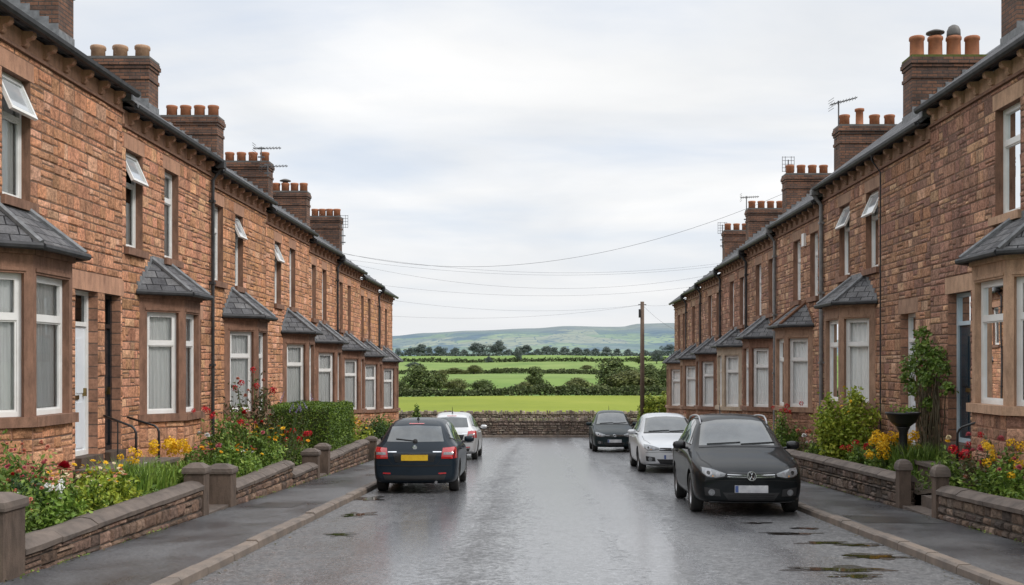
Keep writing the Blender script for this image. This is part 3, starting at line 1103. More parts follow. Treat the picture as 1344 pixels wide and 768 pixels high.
        mb.f = [f for i, f in enumerate(mb.f) if i != 4]
        mb.mi = [0] * len(mb.f)
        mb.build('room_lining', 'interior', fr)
        mb = MB()
        rv = [(mb.vert(P(u, 0.004, z)), mb.vert(P(u, -dr - 0.09, z))) for u, z in ((a, th - 0.2), (a, dtop - 0.002), (b, dtop - 0.002), (b, th - 0.2))]
        for q0, q1 in zip(rv, rv[1:]):
            mb.face((q0[0], q0[1], q1[1], q1[0]))
        mb.build('reveal', 'bay_block', fr)
        mb = MB()
        mb.box(a - 0.0, b + 0.0, -dr - 0.02, 0.10, th - 0.16, th, P)
        mb.build('doorstep', 'stone_step', house)
    if doors:
        mb = MB()
        mb.box(la, lb, -0.2, 0.007, dtop, dtop + 0.295, P)
        mb.build('door_lintel', lint, house)
    if bay:
        make_bay(side, house, bay[0], bay[1], e, gz, rng, baydress or dress, baycurt, bayhip)
    # roof
    mb = MB()
    o = 0.27
    pt = lambda u, d, up=0: P(u, d, e + 0.06 + up + (o - d) * pit if d >= -4.1 else 0)
    ga, gb = u0 - 0.02, u1 + (0.12 if end else 0.015)
    A = [pt(ga, o), pt(gb, o), pt(gb, -4.1), pt(ga, -4.1)]
    slate_face(mb, A)
    zr = A[2][2]
    back = [P(gb, -4.1, zr), P(ga, -4.1, zr), P(ga, -8.5, zr - 4.4 * pit), P(gb, -8.5, zr - 4.4 * pit)]
    slate_face(mb, back)
    # thickness of the slates and battens at the verges and eaves
    for u in (ga, gb):
        a, b = pt(u, o), pt(u, -4.1)
        mb.poly([a, b, (b[0], b[1], b[2] - 0.10), (a[0], a[1], a[2] - 0.10)])
    a, b = A[0], A[1]
    mb.poly([a, b, (b[0], b[1], b[2] - 0.06), (a[0], a[1], a[2] - 0.06)])
    mb.poly([(a[0], a[1], a[2] - 0.07), (b[0], b[1], b[2] - 0.07), P(gb, -0.05, e + 0.03), P(ga, -0.05, e + 0.03)])
    roof = mb.build('roof', 'slate', house)
    mb = MB()
    mb.tube([P(ga, -4.1, zr + 0.02), P(gb, -4.1, zr + 0.02)], 0.09, 8)
    mb.build('ridge', 'lead', roof)
    # stepped lead along the near verge
    mb = MB()
    ns = 15
    for k in range(ns):
        d1, d0 = o - 0.10 - (4.0 * k / ns), o - 0.10 - (4.0 * (k + 1) / ns)
        z = e + 0.06 + (o - d0) * pit
        mb.box(u0 - 0.03, u0 + 0.14, d0, d1, z - 0.20, z + 0.045, P)
    mb.build('verge_flashing', 'lead', roof)
    # gutter
    mb = MB()
    prof = [(o - 0.05, 0.03), (o - 0.045, -0.02), (o - 0.02, -0.055), (o + 0.02, -0.055), (o + 0.05, -0.02), (o + 0.055, 0.035), (o + 0.043, 0.035), (o + 0.035, -0.01), (o, -0.035), (o - 0.03, -0.01), (o - 0.035, 0.03)]
    Q = [mb.vert(P(u0 - 0.03, d, e + z)) for d, z in prof]
    T = [mb.vert(P(u1 + 0.01, d, e + z)) for d, z in prof]
    m = len(prof)
    for i in range(m):
        mb.face((Q[i], Q[(i + 1) % m], T[(i + 1) % m], T[i]))
    mb.face(Q[::-1])
    mb.face(T)
    gu = mb.build('gutter', 'gutter_black', house)
    for u, r_, mt in pipes:
        mb = MB()
        mb.tube([P(u, o, e - 0.05), P(u, o, e - 0.16), P(u, 0.08, e - 0.42), P(u, 0.08, gz - 0.1)], r_, 8)
        z = e - 0.9
        while z > gz + 0.5 and r_ > 0.03:
            mb.box(u - r_ - 0.02, u + r_ + 0.02, 0.0, 0.08 + r_ + 0.012, z, z + 0.05, P)
            z -= 1.8
        if r_ > 0.03:
            mb.box(u - 0.09, u + 0.09, o - 0.10, o + 0.08, e - 0.16, e - 0.02, P)
        mb.build('downpipe', mt, house)
    if chim:
        for c in (chim if isinstance(chim, list) else [chim]):
            chimney(side, house, *c[:2], e, c[2] if c[2] is not None else e + 2.28, rng, **c[3])
    return house


GL, GR = 'houses of the left terrace', 'houses of the right terrace'
eL = lambda a, b: 7.03 - SLOPE * (a + b) / 2
eR = lambda a, b: 7.14 - SLOPE * (a + b) / 2
OP = R(24)

left = [
    (12.0, 18.5, [(14.35, 15.15, OP)], (13.3, 15.72), [(16.62, 17.47, 'door_white'), (17.76, 18.43, 'door_black')],
     'nearest left sandstone house with white front door beside a dark doorway', (18.45, 1.08, None, dict(pots=('buff', 'buff', 'buff'), potmat='pot_buff')), []),
    (18.5, 23.55, [(18.67, 19.46, OP), (20.6, 21.4)], (19.27, 21.46), [(22.0, 22.85, 'door_brown')],
     'second left sandstone house, slate bay roof, three buff chimney pots, handrails beside it', (23.5, 1.36, None, dict(pots=('buff', 'buff', 'buff'), potmat='pot_buff')), [(23.42, 0.038, 'gutter_black')]),
    (23.55, 28.3, [(23.75, 24.45), (25.4, 26.1, OP)], (24.5, 26.68), [(27.1, 27.9, 'door_green')],
     'third left sandstone house just beyond the black downpipe, roses under its bay', (28.25, 1.28, None, dict(pots=('std', 'std', 'std', 'std'))), []),
    (28.3, 33.6, [(29.25, 29.97, OP), (31.0, 31.75)], (30.1, 32.2), [(32.45, 33.25, 'door_white')],
     'fourth left sandstone house, behind the clipped hedge, two aerials on its stack', (33.55, 1.26, None, dict(pots=('std', 'std', 'std', 'std'))), []),
    (33.6, 38.2, [(34.05, 34.7), (35.7, 36.45)], (34.5, 36.6), [(36.95, 37.7, 'door_black')],
     'fifth left sandstone house with a cowled pot among four chimney pots', (38.15, 1.05, None, dict(pots=('std', 'tallcowl', 'std', 'std'), width=1.32)), [(38.1, 0.04, 'gutter_black')]),
    (38.2, 43.3, [(38.8, 39.5), (40.5, 41.2)], (39.2, 41.3), [(41.8, 42.6, 'door_brown')],
     'sixth left sandstone house, the farthest left one with a chimney and aerial mast', (43.25, 0.82, None, dict(pots=('std', 'std', 'std', 'std'), width=1.2)), []),
    (43.3, 48.2, [(43.6, 44.3), (45.4, 46.1)], (43.9, 46.0), [(46.6, 47.4, 'door_white')],
     'seventh left sandstone house, chimneyless, next to the last of its row', None, [(48.1, 0.04, 'gutter_black')]),
    (48.2, 53.0, [(48.5, 49.2), (50.4, 51.1)], (49.2, 51.3), [(51.7, 52.5, 'door_navy')],
     'last left sandstone house at the end of the terrace beside the green fields', None, []),
]
for k, (a, b, wins, bay, doors, label, ch, pipes) in enumerate(left):
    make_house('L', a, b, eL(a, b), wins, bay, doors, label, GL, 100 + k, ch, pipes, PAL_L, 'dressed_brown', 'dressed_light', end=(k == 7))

right = [
    (12.0, 20.05, [(16.33, 17.22)], (14.8, 17.25), [(18.2, 19.2, 'door_navy', 'blue_upvc')],
     'nearest right sandstone house with navy door in a pale blue frame',
     (18.2, 0.78, None, dict(pots=('big',) * 4, width=1.7)), [], dict(baydress='dressed_buff', lint='dressed_buff', baycurt=False)),
    (20.05, 27.6, [(23.12, 24.0, OP), (25.25, 26.1, OP)], (23.3, 25.8), [(20.85, 21.7, 'door_white')],
     'second right sandstone house with climber by its doorway and two open windows',
     (23.6, 0.9, None, dict(pots=('big', 'cowl', 'cap', 'big'), width=1.65, moss=True)), [(27.5, 0.05, 'gutter_grey'), (22.75, 0.016, 'gutter_black')], dict(baydress='dressed_mid')),
    (27.6, 33.0, [(28.1, 28.9), (29.95, 30.8)], (28.6, 31.0), [(31.6, 32.4, 'door_brown')],
     'third right sandstone house with small white alarm box and rusty red bay hips',
     (29.05, 0.85, None, dict(pots=('std', 'std', 'tall', 'std'), width=1.65)), [(32.9, 0.045, 'gutter_grey')], dict(baydress='dressed_mid', bayhip='hip_red')),
    (33.0, 37.5, [(33.2, 34.1), (35.2, 36.1)], (33.5, 35.8), [(36.3, 37.1, 'door_black')],
     'fourth right sandstone house, brown stone bay just before the cream bay',
     (35.4, 0.87, None, dict(pots=('std',) * 4, width=1.5)), [(37.4, 0.045, 'gutter_black')], dict()),
    (37.5, 42.8, [(38.12, 38.95), (40.1, 40.95)], (38.5, 40.8), [(41.4, 42.2, 'door_white')],
     'fifth right sandstone house, the one whose bay is painted cream',
     (42.0, 0.93, None, dict(pots=('std',) * 4, width=1.48)), [(42.7, 0.045, 'gutter_black')], dict(baydress='dressed_cream')),
    (42.8, 48.0, [(43.3, 44.0), (45.2, 46.1)], (44.0, 46.2), [(46.6, 47.4, 'door_green')],
     'sixth right sandstone house just beyond the cream bay, three pots on its stack',
     (47.2, 0.9, None, dict(pots=('std',) * 3, width=1.15)), [(47.9, 0.04, 'gutter_black')], dict()),
    (48.0, 52.6, [(48.15, 48.9), (50.0, 50.85)], (49.0, 51.2), [(51.5, 52.2, 'door_brown')],
     'seventh right sandstone house, next to the last of its row', None, [(52.5, 0.04, 'gutter_black')], dict(baydress='dressed_mid')),
    (52.6, 57.4, [(53.4, 54.2), (55.2, 56.0)], (54.3, 56.5), [(56.6, 57.3, 'door_navy')],
     'last right sandstone house at the end of the terrace beside the wooden pole', None, [], dict(baydress='dressed_mid', end=True)),
]
for k, (a, b, wins, bay, doors, label, ch, pipes, kw) in enumerate(right):
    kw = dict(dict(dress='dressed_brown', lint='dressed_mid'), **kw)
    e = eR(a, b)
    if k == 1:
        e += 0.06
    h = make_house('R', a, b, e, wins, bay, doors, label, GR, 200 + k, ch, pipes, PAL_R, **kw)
    if k == 2:
        mb = MB()
        P = facade('R')
        mb.box(29.3, 29.55, 0.0, 0.08, e - 0.95, e - 0.60, P)
        mb.build('alarm_box', 'alarm_white', h)


# ------------------------------------------------------------------ aerials
def aerial(base, h, label, kind, yaw=0.0, tilt=0.0, arm=0.8):
    t = thing('tv_aerial', base, label, 'aerial', 'television aerials on the chimneys')
    b = Vector(base)
    mb = MB()
    mb.tube([b, b + Vector((0, 0, h))], 0.02, 6)
    mb.box(b.x - 0.10, b.x + 0.10, b.y - 0.02, b.y + 0.02, b.z + 0.08, b.z + 0.12)
    mb.box(b.x - 0.10, b.x + 0.10, b.y - 0.02, b.y + 0.02, b.z + 0.35, b.z + 0.39)
    mb.build('mast', 'aerial_metal', t)
    top = b + Vector((0, 0, h - 0.05))
    ax = Vector((math.cos(yaw) * math.cos(tilt), math.sin(yaw) * math.cos(tilt), math.sin(tilt)))
    sd = Vector((-math.sin(yaw), math.cos(yaw), 0))
    mb = MB()
    if kind == 'yagi':
        mb.tube([top - ax * 0.25, top + ax * arm], 0.014, 5)
        n = 9
        for i in range(n):
            p = top + ax * (-0.2 + (arm + 0.15) * i / (n - 1))
            L = 0.20 - 0.008 * i
            mb.tube([p - sd * L, p + sd * L], 0.008, 4)
            mb.tube([p - Vector((0, 0, 0.05)), p + Vector((0, 0, 0.05))], 0.007, 4)
        q = top - ax * 0.22
        for z in (-0.14, -0.07, 0.07, 0.14):
            mb.tube([q + sd * -0.2 + Vector((0, 0, z)), q + sd * 0.2 + Vector((0, 0, z))], 0.008, 4)
    else:
        for z in (-0.24, -0.12, 0.0, 0.12, 0.24):
            mb.tube([top + Vector((-0.2, 0, z - 0.1)), top + Vector((0.2, 0, z - 0.1))], 0.009, 4)
        for x in (-0.2, -0.1, 0.1, 0.2):
            mb.tube([top + Vector((x, 0, -0.36)), top + Vector((x, 0, 0.16))], 0.009, 4)
    mb.build('antenna', 'aerial_metal', t)


aerial((lat(345, 33.4), 33.2, hgt(212, 33.4)), 0.42, 'upper horizontal aerial on the fourth left chimney', 'yagi', 0.0, 0.02, 0.62)
aerial((lat(352, 33.1), 33.04, hgt(232, 33.1)), 0.36, 'lower aerial sticking out right from the fourth left chimney', 'yagi', 0.0, 0.02, 0.62)
aerial((lat(451, 43.5), 43.36, hgt(322, 43.5)), 1.1, 'upright aerial mast on the farthest left chimney', 'grid')
aerial((lat(1102, 29.3), 29.4, hgt(200, 29.4)), 1.42, 'tall mast with slanting aerial by the big right hand chimney pots', 'yagi', 0.1, 0.28, 0.55)
aerial((lat(1036, 35.8), 35.95, hgt(262, 35.9)), 1.35, 'grid aerial on a mast behind the middle right chimney', 'grid')
aerial((lat(982, 42.2), 42.55, hgt(300, 42.5)), 1.30, 'long flat aerial on the mast of the chimney before the farthest right one', 'yagi', 0.0, 0.05, 0.5)
aerial((lat(950, 47.4), 47.75, hgt(325, 47.5)), 1.05, 'small aerial on the farthest right chimney', 'grid')


# ------------------------------------------------------------------ street surfaces
KL, KR = -3.42, 4.37      # kerb faces
WL, WR = -5.05, 5.90      # outer faces of the garden walls
YE = 54.6                 # where the street meets the cross road


def sheet(name, quads, mat, kind='structure'):
    mb = MB()
    for q in quads:
        mb.poly(q)
    o = mb.build(name, mat)
    return tag(o, kind=kind)


rz = road_z
quads = []
y = -14.0
while y < YE:
    b = min(y + 4, YE)
    quads.append([(KL, y, rz(y)), (KR, y, rz(y)), (KR, b, rz(b)), (KL, b, rz(b))])
    y = b
for a, b in ((-60, KL), (KL, KR), (KR, 60)):
    quads.append([(a, YE, rz(YE)), (b, YE, rz(YE)), (b, 59.3, rz(59.3)), (a, 59.3, rz(59.3))])
sheet('road', quads, 'road_wet')
for xa, xb, nm in ((WL + 0.02, KL - 0.15, 'pavement'), (KR + 0.15, WR - 0.02, 'pavement')):
    qs = []
    y = -14.0
    while y < YE:
        b = min(y + 4, YE)
        qs.append([(xa, y, rz(y) + 0.095), (xb, y, rz(y) + 0.095), (xb, b, rz(b) + 0.095), (xa, b, rz(b) + 0.095)])
        y = b
    # returns round the corners of the terraces
    if xa < 0:
        qs.append([(-60, 53.3, rz(53.3) + 0.095), (xa, 53.3, rz(53.3) + 0.095), (xa, YE, rz(YE) + 0.095), (-60, YE, rz(YE) + 0.095)])
    sheet(nm, qs, 'pavement_wet')
sheet('pavement', [[(-60, 59.45, rz(59.3) + 0.095), (60, 59.45, rz(59.3) + 0.095), (60, 60.3, rz(60.3) + 0.095), (-60, 60.3, rz(60.3) + 0.095)]], 'pavement_wet')
rng = random.Random(5)
for x0, x1 in ((KL - 0.15, KL), (KR, KR + 0.15)):
    mb = MB()
    y = -14.0
    ch = 0.025
    while y < YE:
        L = rng.uniform(0.75, 1.05)
        b = min(y + L, YE)
        j = rng.uniform(-0.011, 0.009)
        a0, b0 = y + 0.007, b - 0.007
        road_side = x1 if x0 < 0 else x0
        back = x0 if x0 < 0 else x1
        s = 1 if x0 < 0 else -1
        prof = [(back, -0.05), (back, 0.105 + j), (road_side - s * ch, 0.105 + j), (road_side, 0.105 + j - ch), (road_side + s * 0.008, -0.05)]
        A = [mb.vert((px, a0, rz(a0) + z)) for px, z in prof]
        B = [mb.vert((px, b0, rz(b0) + z)) for px, z in prof]
        for i in range(4):
            mb.face((A[i], A[i + 1], B[i + 1], B[i]))
        mb.face(A)
        mb.face(B[::-1])
        y = b
    tag(mb.build('kerb', 'kerb'), kind='structure')
mb = MB()
y = -60.0
while y < 60:
    mb.box(y + 0.004, y + 0.916, 59.3, 59.45, rz(59.3) - 0.05, rz(59.3) + 0.105)
    y += 0.92
tag(mb.build('kerb', 'kerb'), kind='structure')


def blob(cx, cy, rx, ry, dz, seed, n=40, wob=0.6):
    r_ = random.Random(seed)
    ph = [(r_.uniform(0, 6.3), r_.uniform(0.4, 1)) for _ in range(5)]
    pts = []
    for k in range(n):
        a = 2 * math.pi * k / n
        w = 1 + wob * sum(am * math.sin((i + 2) * a + p) for i, (p, am) in enumerate(ph)) / 3
        x, yy = cx + rx * w * math.cos(a), cy + ry * w * math.sin(a)
        pts.append((x, yy, rz(yy) + dz))
    return pts


for k, (px, py, rx, ry) in enumerate(((1102, 748, 0.36, 0.13), (1146, 731, 0.26, 0.14), (1082, 713, 0.22, 0.10), (1036, 701, 0.28, 0.09), (1056, 694, 0.16, 0.07), (992, 687, 0.14, 0.07), (1125, 757, 0.2, 0.09), (1128, 716, 0.2, 0.10), (446, 702, 0.14, 0.13), (468, 676, 0.18, 0.22), (482, 655, 0.20, 0.30))):
    Z = 1.75 * F / (py - 533)
    mb = MB()
    mb.poly(blob(lat(px, Z) + 0.03, Z + 0.05, rx * 1.3, ry * 1.7, 0.002 + 0.0001 * k, 80 + k, 50, 0.75))
    tag(mb.build('damp_patch', 'damp_asphalt'), kind='structure')
    mb = MB()
    mb.poly(blob(lat(px, Z), Z, rx, ry, 0.005, 40 + k, 50, 0.75))
    tag(mb.build('puddle', 'puddle_water'), kind='structure')
mb = MB()
mb.poly([(x, yy, rz(yy) + 0.099) for x, yy in ((-4.7, 17.5), (-4.0, 17.4), (-3.95, 18.2), (-4.65, 18.3))])
mb.poly([(x, yy, rz(yy) + 0.099) for x, yy in ((4.6, 15.1), (5.8, 15.0), (5.8, 15.9), (4.6, 16.1))])
tag(mb.build('pavement_patch', 'tar_patch'), kind='structure')

# ------------------------------------------------------------------ garden beds
rng = random.Random(9)


def bed(side, y0, y1):
    mb = MB()
    xa, xb = (WL - 0.25, XL) if side == 'L' else (WR + 0.25, XR)
    n = max(2, int((y1 - y0) / 0.35))
    g = []
    for k in range(n + 1):
        y = y0 + (y1 - y0) * k / n
        row = []
        for i in range(6):
            f = i / 5
            row.append(mb.vert((xa + (xb - xa) * f, y, rz(y) + 0.30 + 0.24 * f + rng.uniform(-0.02, 0.05))))
        g.append(row)
    for a, b in zip(g, g[1:]):
        for i in range(5):
            mb.face((a[i], a[i + 1], b[i + 1], b[i]))
    tag(mb.build('garden_ground', 'soil', None, True), kind='structure')


for a, b in ((6.0, 16.3), (17.52, 24.6), (25.6, 32.4), (33.3, 42.2), (43.2, 53.0)):
    bed('L', a, b)
for a, b in ((6.0, 15.88), (17.24, 27.1), (28.1, 36.3), (37.3, 46.8), (47.8, 57.4)):
    bed('R', a, b)


def garden_wall(side, y0, y1, t0, t1, label, piers=(), pal=PAL_D, seed=0, thick=0.28, cope='flat'):
    rg = random.Random(seed)
    X = WL if side == 'L' else WR
    s = -1 if side == 'L' else 1
    root = thing('garden_wall', (X + s * thick / 2, (y0 + y1) / 2, rz((y0 + y1) / 2) + 0.1), label, 'wall', 'low garden walls along the pavements')
    base = lambda y: rz(y) + 0.07
    ct = 0.12
    top = lambda y: t0 + (t1 - t0) * (y - y0) / (y1 - y0) - ct
    H = (top(y0) - base(y0) + top(y1) - base(y1)) / 2
    zmap = lambda y, z: base(y) + (top(y) - base(y)) * z / H
    mb = MB()
    stones(mb, lambda u, z, d: (X - s * d, u, zmap(u, z)), y0, y1, 0, H, [], rg, 0.125, 0.14, 0.42, (0.012, 0.04), pal, 0.006, 0.18, 0.022)
    stones(mb, lambda u, z, d: (X + s * (thick + d), u, zmap(u, z)), y0, y1, 0, H, [], rg, 0.15, 0.2, 0.5, (0.01, 0.03), pal)
    for yy, sg in ((y0, -1), (y1, 1)):
        hh = top(yy) - base(yy)
        stones(mb, lambda u, z, d: (X + s * u, yy + sg * d, base(yy) + z), 0.0, thick, 0, hh, [], rg, 0.13, 0.1, 0.2, (0.01, 0.025), pal)
    body = mb.build('wall_stonework', 'stone_garden', root)
    mb = MB()
    mb.hexa([(X + s * 0.003, y0 + 0.003, base(y0)), (X + s * (thick - 0.003), y0 + 0.003, base(y0)), (X + s * (thick - 0.003), y1 - 0.003, base(y1)), (X + s * 0.003, y1 - 0.003, base(y1)),
             (X + s * 0.003, y0 + 0.003, top(y0)), (X + s * (thick - 0.003), y0 + 0.003, top(y0)), (X + s * (thick - 0.003), y1 - 0.003, top(y1)), (X + s * 0.003, y1 - 0.003, top(y1))])
    mb.build('mortar_bed', 'mortar_dark', body)
    mb = MB()
    y = y0 - 0.02
    while y < y1 + 0.02 - 1e-3:
        L = rg.uniform(0.75, 1.15)
        b = y + L if y1 + 0.02 - y - L > 0.4 else y1 + 0.02
        j, j2 = rg.uniform(-0.008, 0.008), rg.uniform(-0.006, 0.006)
        a0, b0 = y + 0.006, b - 0.006
        prof = [(-0.045, 0.0), (-0.05, 0.055), (0.035, 0.115), (thick * 0.5, 0.135), (thick - 0.03, 0.115), (thick + 0.045, 0.055), (thick + 0.04, 0.0)]
        n = len(prof)
        A = [mb.vert((X + s * (px + j2), a0, top(a0) + z + j)) for px, z in prof]
        m_ = (a0 + b0) / 2
        M_ = [mb.vert((X + s * (px + j2 + rg.uniform(-0.008, 0.008)), m_, top(m_) + z + j + rg.uniform(-0.006, 0.008))) for px, z in prof]
        B = [mb.vert((X + s * (px + j2), b0, top(b0) + z + j)) for px, z in prof]
        for U, V in ((A, M_), (M_, B)):
            for i in range(n):
                mb.face((U[i], U[(i + 1) % n], V[(i + 1) % n], V[i]))
        mb.face(A[::-1])
        mb.face(B)
        y = b
    mb.build('coping', 'coping', root)
    for (a, b, zt, style, w) in piers:
        mb = MB()
        zb_ = rz(a) + 0.06
        x0, x1 = X + s * -0.035, X + s * (w - 0.035)
        hb = zt - 0.10
        for k in range(1):
            mb.hexa([(x0, a, zb_), (x1, a, zb_), (x1, b, zb_), (x0, b, zb_), (x0, a, hb), (x1, a, hb), (x1, b, hb), (x0, b, hb)])
        pr = mb.build('gatepost', 'stone_step', root)
        mb = MB()
        e = 0.022
        xm, ym = (x0 + x1) / 2, (a + b) / 2
        lo = [(x0 - s * e, a - e), (x1 + s * e, a - e), (x1 + s * e, b + e), (x0 - s * e, b + e)]
        if style == 'pyramid':
            rings = [(1.0, 0.0), (1.03, 0.03), (1.0, 0.085), (0.45, 0.15), (0.0, 0.16)]
        else:
            rings = [(1.0, 0.0), (1.0, 0.05), (0.92, 0.10), (0.7, 0.145), (0.35, 0.17), (0.0, 0.175)]
        prev = None
        for f, z in rings:
            cur = [mb.vert((xm + (x - xm) * f, ym + (yy - ym) * f, hb + 0.002 + z)) for x, yy in lo]
            if prev:
                for i in range(4):
                    mb.face((prev[i], prev[(i + 1) % 4], cur[(i + 1) % 4], cur[i]))
            else:
                mb.face(cur[::-1])
            prev = cur
        mb.build('post_cap', 'coping', pr)
    return root


garden_wall('L', 10.47, 16.03, -0.01, -0.01, 'nearest left low stone wall with flat coping and a squat post at each end', [(10.02, 10.45, 0.46, 'pyramid', 0.34), (16.04, 16.31, 0.20, 'pyramid', 0.30)], PAL_W, 1)
garden_wall('L', 17.80, 22.0, -0.245, -0.245, 'second left low stone wall, starting from the wide gatepost across the gap', [(17.46, 17.78, 0.05, 'pyramid', 0.42)], PAL_W, 2)
garden_wall('L', 22.05, 24.35, -0.48, -0.50, 'short lower stone wall stepping down below the rose bed', [(24.37, 24.62, -0.24, 'pyramid', 0.36)], PAL_W, 3)
garden_wall('L', 25.88, 31.8, -0.47, -0.49, 'reddish stone wall under the clipped hedge, slim gatepost at its near end', [(25.6, 25.86, -0.21, 'pyramid', 0.32)], PAL_W, 4)
garden_wall('L', 33.4, 42.1, -0.72, -0.86, 'low stone wall on the left beside the silver car', [(33.14, 33.38, -0.55, 'pyramid', 0.32)], PAL_W, 5)
garden_wall('L', 43.2, 52.6, -1.15, -1.30, 'farthest left garden wall near the end of the terrace', [], PAL_W, 6)
garden_wall('R', 8.5, 15.66, 0.22, -0.05, 'nearest right dark stone wall with a post by the steps', [(15.68, 15.86, 0.19, 'round', 0.19)], PAL_D, 7)
garden_wall('R', 17.47, 27.0, -0.06, -0.33, 'long right dark stone wall behind the black car, round topped post by the steps', [(17.27, 17.45, 0.13, 'round', 0.19)], PAL_D, 8)
garden_wall('R', 28.2, 36.2, -0.55, -0.72, 'right garden wall alongside the silver hatchback', [], PAL_D, 9)
garden_wall('R', 37.4, 46.6, -0.95, -1.15, 'right garden wall alongside the farthest dark car', [], PAL_D, 10)
garden_wall('R', 47.8, 57.2, -1.35, -1.6, 'farthest right garden wall near the wooden pole', [], PAL_D, 11)


def steps(side, y0, y1, rows, label):
    X = WL if side == 'L' else WR
    s = -1 if side == 'L' else 1
    root = thing('garden_steps', (X + s * 0.6, (y0 + y1) / 2, rz(y0)), label, 'steps')
    for k, (a, b, zt) in enumerate(rows):
        mb = MB()
        x0, x1 = X + s * a, X + s * b
        e = 0.012
        zb_ = rz(y1) - 0.1
        mb.hexa([(x0, y0, zb_), (x1, y0, zb_), (x1, y1, zb_), (x0, y1, zb_), (x0, y0, zt), (x1, y0, zt), (x1, y1, zt), (x0, y1, zt)])
        mb.build('step', 'coping', root)


g = rz(16.9) + 0.1
steps('L', 16.33, 17.45, [(0.0, 0.45, g + 0.02), (0.45, 0.80, g + 0.18), (0.80, 1.15, g + 0.36)], 'stone steps between the gateposts of the nearest left garden')
steps('R', 15.9, 17.22, [(0.0, 0.30, g + 0.03), (0.30, 0.62, g + 0.20), (0.62, 0.95, g + 0.38), (0.95, 1.25, g + 0.52)], 'worn stone steps between the two round topped posts on the right')
steps('L', 24.65, 25.58, [(0.0, 0.6, rz(25) + 0.12), (0.6, 1.2, rz(25) + 0.28), (1.2, 2.1, rz(25) + 0.42)], 'stone path in the gap before the clipped hedge')
t = thing('doorstep_landing', (-6.8, 17.5, 0.0), 'dark stone landing in front of the white door', 'landing')
mb = MB()
mb.box(XL + 0.101, -6.28, 16.35, 18.62, -0.65, 0.06)
mb.build('landing_wall', 'stone_step', t)
mb = MB()
mb.box(XL + 0.101, -6.24, 16.30, 18.66, 0.062, 0.125)
mb.build('landing_slab', 'coping', t)
t = thing('doorstep_landing', (7.0, 19.0, 0.0), 'dark stone landing below the navy door', 'landing')
mb = MB()
mb.box(6.72, XR - 0.101, 17.0, 19.5, -0.65, -0.02)
mb.build('landing_wall', 'stone_step', t)
mb = MB()
mb.box(6.68, XR - 0.101, 16.96, 19.54, -0.018, 0.045)
mb.build('landing_slab', 'coping', t)


def rail(pts, label, posts=()):
    t = thing('handrail', pts[-1], label, 'handrail')
    mb = MB()
    # round the corner
    P3 = [Vector(p) for p in pts]
    out = [P3[0]]
    for i in range(1, len(P3) - 1):
        a, b, c = P3[i - 1], P3[i], P3[i + 1]
        u, v = (a - b).normalized() * 0.08, (c - b).normalized() * 0.08
        out += [b + u, b + u * 0.35 + v * 0.35, b + v]
    out.append(P3[-1])
    mb.tube(out, 0.019, 8)
    mb.build('rail', 'iron', t, True)
    for a, b in posts:
        mb = MB()
        mb.tube([a, b], 0.012, 6)
        mb.build('upright', 'iron', t)


rail([(-7.16, 17.62, 0.90), (-6.60, 17.55, 0.70), (-6.60, 17.55, 0.10)], 'black handrail left of the dark doorway', [((-6.92, 17.6, 0.81), (-6.92, 17.6, 0.12))])
rail([(-7.12, 18.52, 0.83), (-6.56, 18.5, 0.66), (-6.56, 18.5, 0.06)], 'black handrail between the dark doorway and the next bay')
rail([(6.95, 16.35, 0.93), (6.58, 16.7, 0.74), (6.58, 16.7, -0.05)], 'black handrail curving down beside the nearest right bay')


# ------------------------------------------------------------------ drystone walls across the end of the street
def drystone(pts, h, label, seed, top_fn=None, th=0.4):
    rg = random.Random(seed)
    x0, x1, y, zb_ = pts
    root = thing('drystone_wall', ((x0 + x1) / 2, y, zb_), label, 'wall', 'drystone walls at the end of the street')
    mb = MB()
    stones(mb, lambda u, z, d: (u, y - d, zb_ + z), x0, x1, 0, h, [], rg, 0.115, 0.12, 0.38, (0.02, 0.06), PAL_E, 0.008, 0.25, 0.03)
    stones(mb, lambda u, z, d: (x0 - d, y + u, zb_ + z), 0, th, 0, h, [], rg, 0.13, 0.15, 0.3, (0.02, 0.06), PAL_W, 0.008)
    mb.build('wall_stonework', 'stone_garden', root)
    mb = MB()
    mb.box(x0 + 0.004, x1, y + 0.004, y + th, zb_, zb_ + h)
    mb.build('wall_core', 'mortar_dark', root)
    mb = MB()
    x = x0
    while x < x1:
        w = rg.uniform(0.10, 0.24)
        hh = rg.uniform(0.12, 0.24)
        c = jit(rg, rg.choice(PAL_E), 0.7, 1.4)
        l = rg.uniform(-0.02, 0.04)
        mb.hexa([(x + 0.01, y - 0.04, zb_ + h + 0.002), (x + w, y - 0.04, zb_ + h + 0.002), (x + w, y + th, zb_ + h + 0.002), (x + 0.01, y + th, zb_ + h + 0.002),
                 (x + 0.02 + l, y + 0.0, zb_ + h + hh), (x + w - 0.02 + l, y + 0.0, zb_ + h + hh * rg.uniform(0.8, 1)), (x + w - 0.02 + l, y + th - 0.04, zb_ + h + hh), (x + 0.02 + l, y + th - 0.04, zb_ + h + hh)], 0, c)
        x += w
    mb.build('cope_stones', 'stone_garden', root)


drystone((-9.0, 16.0, 60.2, rz(60) + 0.05), 0.85, 'front drystone wall facing down the street behind the dark parked car', 21)
drystone((-9.5, 12.0, 68.0, -1.95), 0.52, 'rear drystone wall along the edge of the near field', 22)

# ------------------------------------------------------------------ terrain, fields, hills
PROF = [(-400, 2.0), (59.0, None), (60.4, -2.2), (61.5, -1.80), (66, -1.74), (76, -1.66), (180, -4.05), (260, -3.85), (400, -2.85), (560, -0.65), (800, 4.05), (1100, 10.3), (1300, 11.0), (2200, 6.0), (9000, 4.0)]


